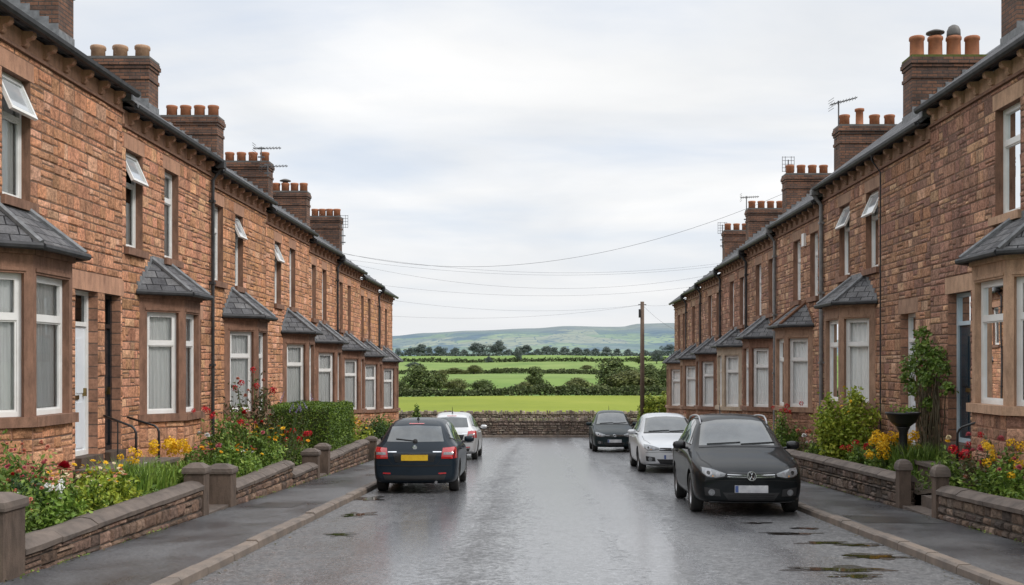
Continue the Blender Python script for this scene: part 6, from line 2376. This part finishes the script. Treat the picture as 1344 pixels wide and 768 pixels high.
class Car:
    def __init__(self, loc, yaw, label, sx, sy, sz, paintm, wr, pitch=True, st=ST, group='cars parked along the kerbs'):
        self.s = (sx, sy, sz)
        self.root = thing('parked_car', loc, label, 'car', group)
        self.root.rotation_euler = (math.atan(-SLOPE) * math.cos(yaw), 0, yaw)
        self.axles = (0.86 * sy, 3.42 * sy)
        self.wr = wr
        me, self.bvh = car_shell(sx, sy, sz, self.axles, wr, paintm, st)
        me.name = 'body'
        self.body = place(me, 'body', self.root)
        ORIG[self.root.name] = Vector()      # parts are modelled in the car's own frame

    def hit(self, mode, a, b, off):
        sx, sy, sz = self.s
        if mode == 'f':
            o, d = Vector((a * sx, -3, b * sz)), Vector((0, 1, 0))
        elif mode == 'r':
            o, d = Vector((a * sx, 9, b * sz)), Vector((0, -1, 0))
        elif mode == 't':
            o, d = Vector((a * sx, b * sy, 4)), Vector((0, 0, -1))
        else:
            s = 1 if mode == '+' else -1
            o, d = Vector((s * 3, a * sy, b * sz)), Vector((-s, 0, 0))
        loc, n, i, dist = self.bvh.ray_cast(o, d)
        if loc is None:
            return None
        if n.dot(d) > 0:
            n = -n
        return loc + n * off

    def patch(self, mode, low, high, mat, name, parent=None, off=0.004, nu=22, nv=10):
        """skin a region of the shell between two outlines, conforming to the body"""
        def res(pl, n):
            pl = [Vector(p) for p in pl]
            L = [0]
            for a, b in zip(pl, pl[1:]):
                L.append(L[-1] + (b - a).length)
            out = []
            for k in range(n + 1):
                t = L[-1] * k / n
                for i in range(len(pl) - 1):
                    if t <= L[i + 1] + 1e-9:
                        f = (t - L[i]) / max(1e-9, L[i + 1] - L[i])
                        out.append(pl[i].lerp(pl[i + 1], f))
                        break
                else:
                    out.append(pl[-1])
            return out
        A, B = res(low, nu), res(high, nu)
        mb = MB()
        g = []
        for j in range(nv + 1):
            row = []
            for a, b in zip(A, B):
                p = a.lerp(b, j / nv)
                h = self.hit(mode, p.x, p.y, off)
                row.append(None if h is None else mb.vert(h))
            g.append(row)
        for r0, r1 in zip(g, g[1:]):
            for i in range(nu):
                q = (r0[i], r0[i + 1], r1[i + 1], r1[i])
                if None not in q:
                    mb.face(q)
        return mb.build(name, mat, parent or self.root, True)

    def line(self, mode, pts, w, mat, name, parent=None, off=0.003):
        """a thin strip following a polyline on the shell"""
        out = []
        for (a, b) in zip(pts, pts[1:]):
            A, B = Vector(a), Vector(b)
            n = max(2, int((B - A).length / 0.05))
            for k in range(n + (1 if b is pts[-1] else 0)):
                out.append(A.lerp(B, k / n))
        mb = MB()
        prev = None
        for k, p in enumerate(out):
            t = out[min(k + 1, len(out) - 1)] - out[max(k - 1, 0)]
            t.normalize()
            nrm = Vector((-t.y, t.x)) * w * 0.5
            u, v = self.hit(mode, *(p + nrm), off), self.hit(mode, *(p - nrm), off)
            if u is None or v is None:
                prev = None
                continue
            cur = (mb.vert(u), mb.vert(v))
            if prev:
                mb.face((prev[0], prev[1], cur[1], cur[0]))
            prev = cur
        return mb.build(name, mat, parent or self.root, True)

    def disc(self, mode, a, b, r, mat, name, parent=None, off=0.006, n=20, r2=None):
        mb = MB()
        c = self.hit(mode, a, b, off)
        if c is None:
            return
        cv = mb.vert(c)
        ring = []
        for k in range(n):
            h = self.hit(mode, a + r * math.cos(2 * math.pi * k / n) / self.s[0], b + (r2 or r) * math.sin(2 * math.pi * k / n) / self.s[2], off)
            ring.append(mb.vert(h if h is not None else c))
        for k in range(n):
            mb.face((cv, ring[k], ring[(k + 1) % n]))
        return mb.build(name, mat, parent or self.root, True)

    def wheels(self, spokes=7):
        sx, sy, sz = self.s
        wr = self.wr
        tw = 0.205
        prof = [(wr * 0.66, -tw * 0.42), (wr * 0.80, -tw * 0.5), (wr * 0.94, -tw * 0.48), (wr * 0.985, -tw * 0.40), (wr, -tw * 0.25), (wr, tw * 0.25), (wr * 0.985, tw * 0.40), (wr * 0.94, tw * 0.48), (wr * 0.80, tw * 0.5), (wr * 0.66, tw * 0.42), (wr * 0.64, 0.0)]
        ty = MB()
        ty.lathe(prof + [prof[0]], 40, None, 0, False)
        first = None
        rim = MB()
        rr = wr * 0.67
        rim.lathe([(rr, 0.075), (rr * 0.96, 0.082), (rr * 0.90, 0.060), (rr * 0.88, -0.05)], 36, None, 0, False)
        for k in range(spokes):
            a = 2 * math.pi * k / spokes
            u, v = Vector((math.cos(a), math.sin(a), 0)), Vector((-math.sin(a), math.cos(a), 0))
            r0, r1 = rr * 0.12, rr * 0.93
            w0, w1 = rr * 0.13, rr * 0.095
            z0, z1 = 0.045, 0.060
            q = [u * r0 - v * w0, u * r1 - v * w1, u * r1 + v * w1, u * r0 + v * w0]
            rim.hexa([q[0] + Vector((0, 0, z0 - 0.03)), q[1] + Vector((0, 0, z1 - 0.04)), q[2] + Vector((0, 0, z1 - 0.04)), q[3] + Vector((0, 0, z0 - 0.03)),
                      q[0] * 0.9 + Vector((0, 0, z0)), q[1] + Vector((0, 0, z1)), q[2] + Vector((0, 0, z1)), q[3] * 0.9 + Vector((0, 0, z0))])
        rim.lathe([(rr * 0.20, 0.0), (rr * 0.20, 0.052), (rr * 0.15, 0.062), (0.001, 0.064)], 16, None, 0, False)
        back = MB()
        back.lathe([(rr * 0.9, -0.02), (0.001, -0.021)], 24, None, 0, False)
        tm = ty.build('tyre', 'tyre_rubber', None, True)
        rm = rim.build('rim', 'alloy')
        bk = back.build('brake_disc', 'wheel_well')
        src = [tm, rm, bk]
        meshes = [o.data for o in src]
        for o in src:
            bpy.data.objects.remove(o)
        for ay in self.axles:
            for s in (1, -1):
                w = place(meshes[0], 'wheel', self.root, (s * (0.905 * sx - 0.125), ay, wr), (0, R(90) * s, 0))
                place(meshes[1], 'rim', w)
                place(meshes[2], 'brake_disc', w)

    def mirrors(self, mat):
        sx, sy, sz = self.s
        for s in (1, -1):
            mb = MB()
            c = Vector((s * (0.90 * sx + 0.085), 1.52 * sy, 1.055 * sz))
            n = 10
            rings = []
            for k, (t, f) in enumerate(((-0.11, 0.05), (-0.10, 0.75), (-0.04, 1.0), (0.05, 0.95), (0.10, 0.7), (0.115, 0.05))):
                ring = []
                for j in range(n):
                    a = 2 * math.pi * j / n
                    ring.append(mb.vert(c + Vector((s * t, (0.055 * math.cos(a)) * f + 0.02, 0.075 * math.sin(a) * f))))
                rings.append(ring)
            for r0, r1 in zip(rings, rings[1:]):
                for j in range(n):
                    mb.face((r0[j], r0[(j + 1) % n], r1[(j + 1) % n], r1[j]))
            m = mb.build('wing_mirror', mat, self.root, True)
            mb = MB()
            mb.tube([c + Vector((-s * 0.05, 0.02, -0.04)), Vector((s * 0.83 * sx, 1.56 * sy, 1.0 * sz))], 0.025, 6)
            mb.build('mirror_arm', 'plastic_black', m)

    def box_at(self, mode, a, b, w, h, dep, mat, name, parent=None, off=0.0, flat=True):
        """a flat plate standing off the shell at one spot"""
        sx, sy, sz = self.s
        c = self.hit(mode, a, b, off)
        s = -1 if mode == 'f' else 1
        mb = MB()
        y0, y1 = c.y + s * (0.0), c.y + s * dep
        mb.box(c.x - w / 2, c.x + w / 2, min(y0, y1) - (0.03 if s > 0 else 0), max(y0, y1) + (0.03 if s < 0 else 0), c.z - h / 2, c.z + h / 2)
        return mb.build(name, mat, parent or self.root), c

    def standard(self, glass='car_glass', front=True, rear=True, rails=False, wagon=False, paintm=None):
        m2 = lambda pts: [(-x, z) for x, z in pts][::-1]
        self.patch('f', [(-0.685, 1.045), (-0.35, 1.06), (0, 1.065), (0.35, 1.06), (0.685, 1.045)], [(-0.575, 1.43), (-0.3, 1.475), (0, 1.485), (0.3, 1.475), (0.575, 1.43)], glass, 'windscreen', None, 0.004, 30, 14)
        # black edging of the windscreen
        self.line('f', [(-0.69, 1.04), (-0.35, 1.055), (0.35, 1.055), (0.69, 1.04)], 0.03, 'plastic_black', 'cowl_strip', None, 0.006)
        for s in ('+', '-'):
            self.patch(s, [(1.75, 1.075), (2.44, 1.085)], [(2.04, 1.41), (2.44, 1.475)], glass, 'side_window')
            self.patch(s, [(2.53, 1.085), (3.24, 1.10)], [(2.53, 1.475), (3.17, 1.465)], glass, 'side_window')
            self.patch(s, [(3.33, 1.11), (3.86, 1.16)], [(3.27, 1.455), (3.58, 1.42)], glass, 'side_window')
            self.patch(s, [(1.50, 1.065), (1.69, 1.072)], [(1.66, 1.16), (1.70, 1.18)], glass, 'side_window', None, 0.004, 6, 4)
            self.line(s, [(1.60, 1.062), (2.5, 1.072), (3.3, 1.09), (3.92, 1.15)], 0.016, 'plastic_black', 'waist_trim', None, 0.006)
            self.line(s, [(2.485, 1.09), (2.485, 1.47)], 0.075, 'plastic_gloss', 'door_pillar', None, 0.0055)
            for pts in ([(1.46, 0.98), (1.42, 0.72), (1.44, 0.36), (1.52, 0.27)], [(2.49, 1.06), (2.47, 0.72), (2.47, 0.28)], [(3.30, 1.07), (3.28, 0.85), (3.05, 0.62), (2.98, 0.30)], [(1.5, 0.27), (2.98, 0.28)]):
                self.line(s, pts, 0.010, 'panel_gap', 'door_gap')
            self.line(s, [(1.28, 0.24), (2.98, 0.245)], 0.07, 'plastic_black', 'sill_trim', None, 0.004)
            for yy in (2.28, 3.10):
                mb = MB()
                h = self.hit(s, yy, 0.905, 0.0)
                sg = 1 if s == '+' else -1
                mb.tube([h + Vector((0, -0.09, 0)), h + Vector((sg * 0.028, -0.06, 0.004)), h + Vector((sg * 0.03, 0.05, 0.004)), h + Vector((0, 0.08, 0))], 0.014, 6)
                mb.build('door_handle', paintm, self.root, True)
        for sg in (1, -1):
            self.line('t', [(sg * 0.60, 0.16), (sg * 0.735, 0.50), (sg * 0.75, 1.00)], 0.009, 'panel_gap', 'bonnet_gap')
        # wipers
        for (x0, x1) in ((-0.55, 0.02), (0.02, 0.60)):
            p = [self.hit('f', x0 + (x1 - x0) * k / 6, 1.075 + 0.03 * (k / 6), 0.014) for k in range(7)]
            p = [q for q in p if q is not None]
            mb = MB()
            mb.tube(p, 0.009, 5)
            mb.build('wiper', 'plastic_black', self.root)
        # rear screen
        self.patch('r', [(-0.60, 1.085), (0, 1.075), (0.60, 1.085)], [(-0.515, 1.395), (0, 1.42), (0.515, 1.395)], glass, 'rear_window', None, 0.004, 24, 10)
        if rails:
            for sg in (1, -1):
                pts = []
                for k in range(15):
                    y = 1.78 + (3.75 - 1.78) * k / 14
                    h = self.hit('t', sg * 0.585, y, 0.0)
                    up = 0.075 if 1 < k < 13 else (0.05 if k in (1, 13) else 0.0)
                    pts.append(h + Vector((0, 0, up)))
                mb = MB()
                mb.tube(pts, 0.019, 8)
                mb.build('roof_rail', 'alloy', self.root, True)
        self.mirrors(paintm if not rails else 'plastic_gloss')
        self.wheels()

    def front(self, style):
        for sg in (1, -1):
            f = lambda pts: [(sg * x, z) for x, z in pts]
            lo = f([(0.40, 0.615), (0.55, 0.590), (0.69, 0.60), (0.775, 0.655)])
            hi = f([(0.37, 0.665), (0.50, 0.705), (0.64, 0.745), (0.775, 0.765)])
            hl = self.patch('f', lo, hi, 'plastic_gloss' if style == 'badge' else 'lamp_clear', 'headlight', None, 0.006)
            lo2 = f([(0.42, 0.625), (0.55, 0.603), (0.68, 0.613), (0.755, 0.662)])
            hi2 = f([(0.40, 0.662), (0.51, 0.695), (0.63, 0.732), (0.755, 0.748)])
            self.patch('f', lo2, hi2, 'lamp_clear', 'lamp_lens', hl, 0.009)
            self.disc('f', sg * 0.665, 0.672, 0.052, 'lamp_bowl', 'lamp_bowl', hl, 0.013)
            self.disc('f', sg * 0.665, 0.672, 0.026, 'plastic_gloss', 'bulb_housing', hl, 0.016)
            self.disc('f', sg * 0.525, 0.650, 0.036, 'lamp_bowl', 'lamp_bowl', hl, 0.013)
            self.disc('f', sg * 0.60, 0.625, 0.012, 'lamp_amber', 'indicator', hl, 0.016)
            fs = self.patch('f', f([(0.48, 0.315), (0.72, 0.325)]), f([(0.50, 0.425), (0.735, 0.455)]), 'plastic_black', 'fog_surround', None, 0.006)
            fl = self.disc('f', sg * 0.62, 0.375, 0.050, 'lamp_bowl', 'fog_lamp', fs, 0.012)
            self.disc('f', sg * 0.62, 0.375, 0.036, 'lamp_clear', 'fog_lens', fs, 0.018)
        gr = self.patch('f', [(-0.385, 0.60), (0, 0.585), (0.385, 0.60)], [(-0.365, 0.672), (0, 0.668), (0.365, 0.672)], 'plastic_black', 'grille', None, 0.006)
        for z in ((0.612, 0.643) if style == 'badge' else (0.625,)):
            self.line('f', [(-0.375, z + 0.008), (0, z), (0.375, z + 0.008)], 0.011, 'chrome', 'grille_bar', gr, 0.014)
        lg = self.patch('f', [(-0.36, 0.255), (0, 0.245), (0.36, 0.255)], [(-0.45, 0.375), (0, 0.375), (0.45, 0.375)], 'plastic_black', 'lower_grille', None, 0.006)
        for z in (0.28, 0.31, 0.34):
            self.line('f', [(-0.37, z), (0.37, z)], 0.009, 'plastic_gloss', 'grille_bar', lg, 0.014)
        self.line('f', [(-0.66, 0.235), (-0.35, 0.225), (0.35, 0.225), (0.66, 0.235)], 0.012, 'panel_gap' if style != 'badge' else 'alloy', 'bumper_lip', None, 0.008)
        self.line('f', [(-0.74, 0.545), (-0.40, 0.562), (0, 0.558), (0.40, 0.562), (0.74, 0.545)], 0.008, 'panel_gap', 'bumper_gap', None, 0.004)
        pl_, c = self.box_at('f', 0.0, 0.43, 0.52, 0.115, 0.016, 'plate_white', 'number_plate', None, 0.0)
        mb = MB()
        mb.box(c.x - 0.255, c.x - 0.205, c.y - 0.0185, c.y - 0.0165, c.z - 0.052, c.z + 0.052)
        mb.build('plate_band', 'plate_blue', pl_)
        # maker's emblem on the nose
        c = self.hit('f', 0.0, 0.632, 0.012)
        c.y -= 0.012
        M = Matrix.Translation(c) @ Matrix.Rotation(R(90), 4, 'X')
        mb = MB()
        if style == 'badge':
            Rr = 0.070
            mb.lathe([(Rr, 0.0), (Rr, 0.012), (0.001, 0.013)], 28, M)
            e = mb.build('emblem', 'plastic_gloss', self.root)
            mb = MB()
            mb.lathe([(Rr + 0.006, 0.004), (Rr + 0.004, 0.020), (Rr - 0.006, 0.020), (Rr - 0.009, 0.012)], 28, M, 0, False)
            def bar(a, b):
                a, b = Vector((a[0], 0, a[1])) * Rr, Vector((b[0], 0, b[1])) * Rr
                mb.tube([c + a + Vector((0, -0.016, 0)), c + b + Vector((0, -0.016, 0))], 0.0085, 5)
            for s in (1, -1):
                bar((s * 0.30, 0.92), (0.0, 0.16))
                bar((s * 0.82, 0.48), (s * 0.40, -0.78))
                bar((s * 0.40, -0.78), (0.0, 0.02))
            mb.build('emblem_letters', 'chrome', e)
        else:
            for k in range(18):
                pass
            ring = [c + Vector((0.062 * math.cos(a), -0.004, 0.045 * math.sin(a))) for a in [2 * math.pi * k / 24 for k in range(25)]]
            mb.tube(ring, 0.007, 5)
            mb.tube([c + Vector((-0.045, -0.004, 0.01)), c + Vector((0.0, -0.004, -0.015)), c + Vector((0.045, -0.004, 0.01))], 0.006, 5)
            mb.build('emblem', 'chrome', self.root)

    def rear(self):
        for sg in (1, -1):
            f = lambda pts: [(sg * x, z) for x, z in pts]
            tl = self.patch('r', f([(0.555, 0.735), (0.80, 0.735)]), f([(0.585, 0.955), (0.815, 0.975)]), 'tail_red', 'tail_light', None, 0.006, 14, 10)
            self.patch('r', f([(0.60, 0.815), (0.80, 0.815)]), f([(0.61, 0.865), (0.80, 0.868)]), 'lamp_clear', 'reversing_light', tl, 0.010, 10, 4)
            # the lamps wrap round onto the flanks
            self.patch('+' if sg > 0 else '-', [(4.02, 0.74), (4.20, 0.74)], [(4.00, 0.97), (4.12, 0.97)], 'tail_red', 'tail_light', None, 0.006, 8, 8)
        self.patch('r', [(-0.40, 0.665), (0, 0.655), (0.40, 0.665)], [(-0.46, 0.84), (0, 0.85), (0.46, 0.84)], 'plastic_gloss', 'plate_recess', None, 0.004)
        self.line('r', [(-0.70, 0.99), (-0.55, 0.72), (-0.46, 0.605), (0, 0.595), (0.46, 0.605), (0.55, 0.72), (0.70, 0.99)], 0.011, 'panel_gap', 'tailgate_gap', None, 0.005)
        self.line('r', [(-0.76, 0.60), (-0.4, 0.585), (0.4, 0.585), (0.76, 0.60)], 0.014, 'panel_gap', 'bumper_gap', None, 0.006)
        self.patch('r', [(-0.62, 0.30), (0, 0.285), (0.62, 0.30)], [(-0.66, 0.40), (0, 0.385), (0.66, 0.40)], 'plastic_black', 'rear_valance', None, 0.006)
        for sg in (1, -1):
            self.patch('r', [(sg * 0.50, 0.415), (sg * 0.66, 0.42)], [(sg * 0.50, 0.445), (sg * 0.66, 0.45)], 'tail_red', 'reflector', None, 0.007, 8, 2)
        self.box_at('r', 0.0, 0.755, 0.53, 0.115, 0.014, 'plate_yellow', 'number_plate')
        c = self.hit('r', 0.0, 0.965, 0.006)
        M = Matrix.Translation(c) @ Matrix.Rotation(R(-90), 4, 'X')
        mb = MB()
        mb.lathe([(0.045, -0.01), (0.045, 0.012), (0.001, 0.014)], 20, M)
        mb.build('emblem', 'chrome', self.root)
        for x in (-0.47, 0.47):
            self.patch('r', [(x - 0.09, 0.865), (x + 0.09, 0.865)], [(x - 0.09, 0.885), (x + 0.09, 0.885)], 'chrome', 'name_badge', None, 0.007, 6, 2)
        p = [self.hit('r', 0.02 + 0.055 * k, 1.095 + 0.006 * k, 0.016) for k in range(8)]
        mb = MB()
        mb.tube([q for q in p if q is not None], 0.010, 5)
        h = self.hit('r', 0.0, 1.085, 0.01)
        mb.lathe([(0.05, -0.02), (0.045, 0.02), (0.001, 0.03)], 12, Matrix.Translation(h) @ Matrix.Rotation(R(-90), 4, 'X'))
        mb.build('rear_wiper', 'plastic_black', self.root)
        self.patch('r', [(-0.16, 1.445), (0.16, 1.445)], [(-0.16, 1.462), (0.16, 1.462)], 'tail_red', 'brake_light', None, 0.007, 8, 2)
        mb = MB()
        q = self.hit('t', 0.0, 3.55, 0.0)
        mb.tube([q, q + Vector((0, 0.10, 0.22))], [0.012, 0.005], 6)
        mb.lathe([(0.028, -0.005), (0.022, 0.03), (0.001, 0.035)], 10, Matrix.Translation(q))
        mb.build('aerial', 'plastic_black', self.root)
        e = Vector((-0.45 * self.s[0], 4.15 * self.s[1], 0.26 * self.s[2]))
        mb = MB()
        mb.tube([e, e + Vector((0, 0.12, -0.02))], 0.03, 8)
        mb.build('exhaust', 'alloy', self.root)


def car(px_c, y, yaw_deg, label, sx, sy, sz, paintm, wr, style, rails=False, rearview=False, x=None):
    yaw = R(yaw_deg)
    loc = (x, y, rz(y))
    c = Car(loc, yaw, label, sx, sy, sz, paintm, wr)
    c.standard(rails=rails, paintm=paintm)
    c.front(style)
    c.rear()
    return c


# right hand kerb, bonnets towards the camera
car(0, 16.85, -2.2, 'black estate car with silver roof rails, nearest of the parked cars', 0.99, 1.02, 1.02, 'paint_black', 0.325, 'badge', True, x=3.38)
car(0, 27.7, -0.6, 'silver hatchback parked between the two dark cars on the right', 0.98, 1.0, 0.985, 'paint_white', 0.315, 'oval', x=3.55)
car(0, 40.2, -0.3, 'dark teal hatchback, farthest car on the right', 0.91, 0.98, 1.0, 'paint_teal', 0.31, 'oval', x=2.92)
# left hand kerb, tails towards the camera
Ln = 4.24
car(0, 21.2 + Ln * 1.05, 180.8, 'dark navy estate car with yellow plate, parked tail first on the left', 0.95, 1.05, 0.955, 'paint_navy', 0.315, 'oval', x=-2.50)
car(0, 34.3 + Ln * 0.97, 180.0, 'silver hatchback parked beyond the navy car on the left', 0.94, 0.97, 0.98, 'paint_silver', 0.305, 'oval', x=-2.78)


# ------------------------------------------------------------------ sky, sun, camera
world = bpy.data.worlds.new('World')
scene.world = world
world.use_nodes = True
nt = world.node_tree
nt.nodes.clear()
wo = nt.nodes.new('ShaderNodeOutputWorld')
bg = nt.nodes.new('ShaderNodeBackground')
sky = nt.nodes.new('ShaderNodeTexSky')
sky.sky_type = 'NISHITA'
sky.sun_disc = False
SUN_EL, SUN_AZ = 42.0, 118.0     # azimuth clockwise from +Y (the way the camera looks)
sky.sun_elevation = R(SUN_EL)
sky.sun_rotation = R(SUN_AZ)
tc = nt.nodes.new('ShaderNodeTexCoord')
sp = nt.nodes.new('ShaderNodeSeparateXYZ')
nt.links.new(tc.outputs['Generated'], sp.inputs[0])
# a cloud deck overhead: project the view direction on a plane
den = math_n(nt, 'ADD', math_n(nt, 'MAXIMUM', sp.outputs['Z'], 0.0), 0.16)
cb = nt.nodes.new('ShaderNodeCombineXYZ')
nt.links.new(math_n(nt, 'DIVIDE', sp.outputs['X'], den), cb.inputs[0])
nt.links.new(math_n(nt, 'DIVIDE', sp.outputs['Y'], den), cb.inputs[1])
n1 = noise(nt, mapping(nt, cb.outputs[0], (1.0, 1.0, 1.0), (0, 0, 0.3), (0.6, 0.2, 0)), 0.85, 7, 0.52, 0.35)
n2 = noise(nt, mapping(nt, cb.outputs[0], (0.7, 1.4, 1.0), (0, 0, 0.1), (3.1, 1.7, 0)), 1.1, 6, 0.5, 0.3)
cloud = ramp(nt, n1.outputs[0], [(0.36, (0.77, 0.79, 0.815)), (0.47, (0.87, 0.88, 0.89)), (0.58, (0.97, 0.97, 0.968))])
thin = ramp(nt, n2.outputs[0], [(0.40, 1.0), (0.52, 0.78), (0.64, 0.34)])
skyc = mixc(nt, 1.0, sky.outputs[0], (0.11, 0.11, 0.11), 'MULTIPLY')
blue = mixc(nt, 0.75, skyc, (0.72, 0.80, 0.93))
c = mixc(nt, thin.outputs[0], blue, cloud.outputs[0])
hz = ramp(nt, sp.outputs['Z'], [(0.0, 0.0), (0.03, 0.25), (0.16, 1.0)])
c = mixc(nt, hz.outputs[0], (0.80, 0.81, 0.825), c)
up = ramp(nt, sp.outputs['Z'], [(0.36, 1.0), (0.85, 1.0)])
mr = nt.nodes.new('ShaderNodeMapRange')
mr.interpolation_type = 'SMOOTHSTEP'
mr.inputs['From Min'].default_value = 0.36
mr.inputs['From Max'].default_value = 0.9
mr.inputs['To Min'].default_value = 1.0
mr.inputs['To Max'].default_value = 2.3
nt.links.new(sp.outputs['Z'], mr.inputs['Value'])
vm = nt.nodes.new('ShaderNodeVectorMath')
vm.operation = 'SCALE'
nt.links.new(c, vm.inputs[0])
nt.links.new(mr.outputs[0], vm.inputs['Scale'])
nt.links.new(vm.outputs[0], bg.inputs['Color'])
bg.inputs['Strength'].default_value = 1.05
nt.links.new(bg.outputs[0], wo.inputs[0])

sun = bpy.data.lights.new('sun', 'SUN')
sun.energy = 2.0
sun.angle = R(14)
sun.color = (1.0, 0.965, 0.92)
so = bpy.data.objects.new('sun', sun)
COL.objects.link(so)
az, el = R(SUN_AZ), R(SUN_EL)
d = Vector((math.sin(az) * math.cos(el), math.cos(az) * math.cos(el), math.sin(el)))
so.rotation_euler = d.to_track_quat('Z', 'Y').to_euler()
so.location = d * 50

cam = bpy.data.cameras.new('camera')
co = bpy.data.objects.new('camera', cam)
COL.objects.link(co)
co.location = (0, 0, CAMZ)
co.rotation_euler = (R(90), 0, 0)
cam.sensor_width = 36.0
cam.lens = F / 1344.0 * 36.0
cam.shift_x = -33.0 / 1344.0
cam.shift_y = 94.0 / 1344.0
cam.clip_start = 0.1
cam.clip_end = 20000
scene.camera = co
scene.view_settings.view_transform = 'Standard'
scene.view_settings.look = 'None'
scene.view_settings.exposure = 0
scene.render.engine = 'CYCLES'
scene.cycles.max_bounces = 6
scene.cycles.transparent_max_bounces = 12
scene.cycles.use_denoising = True
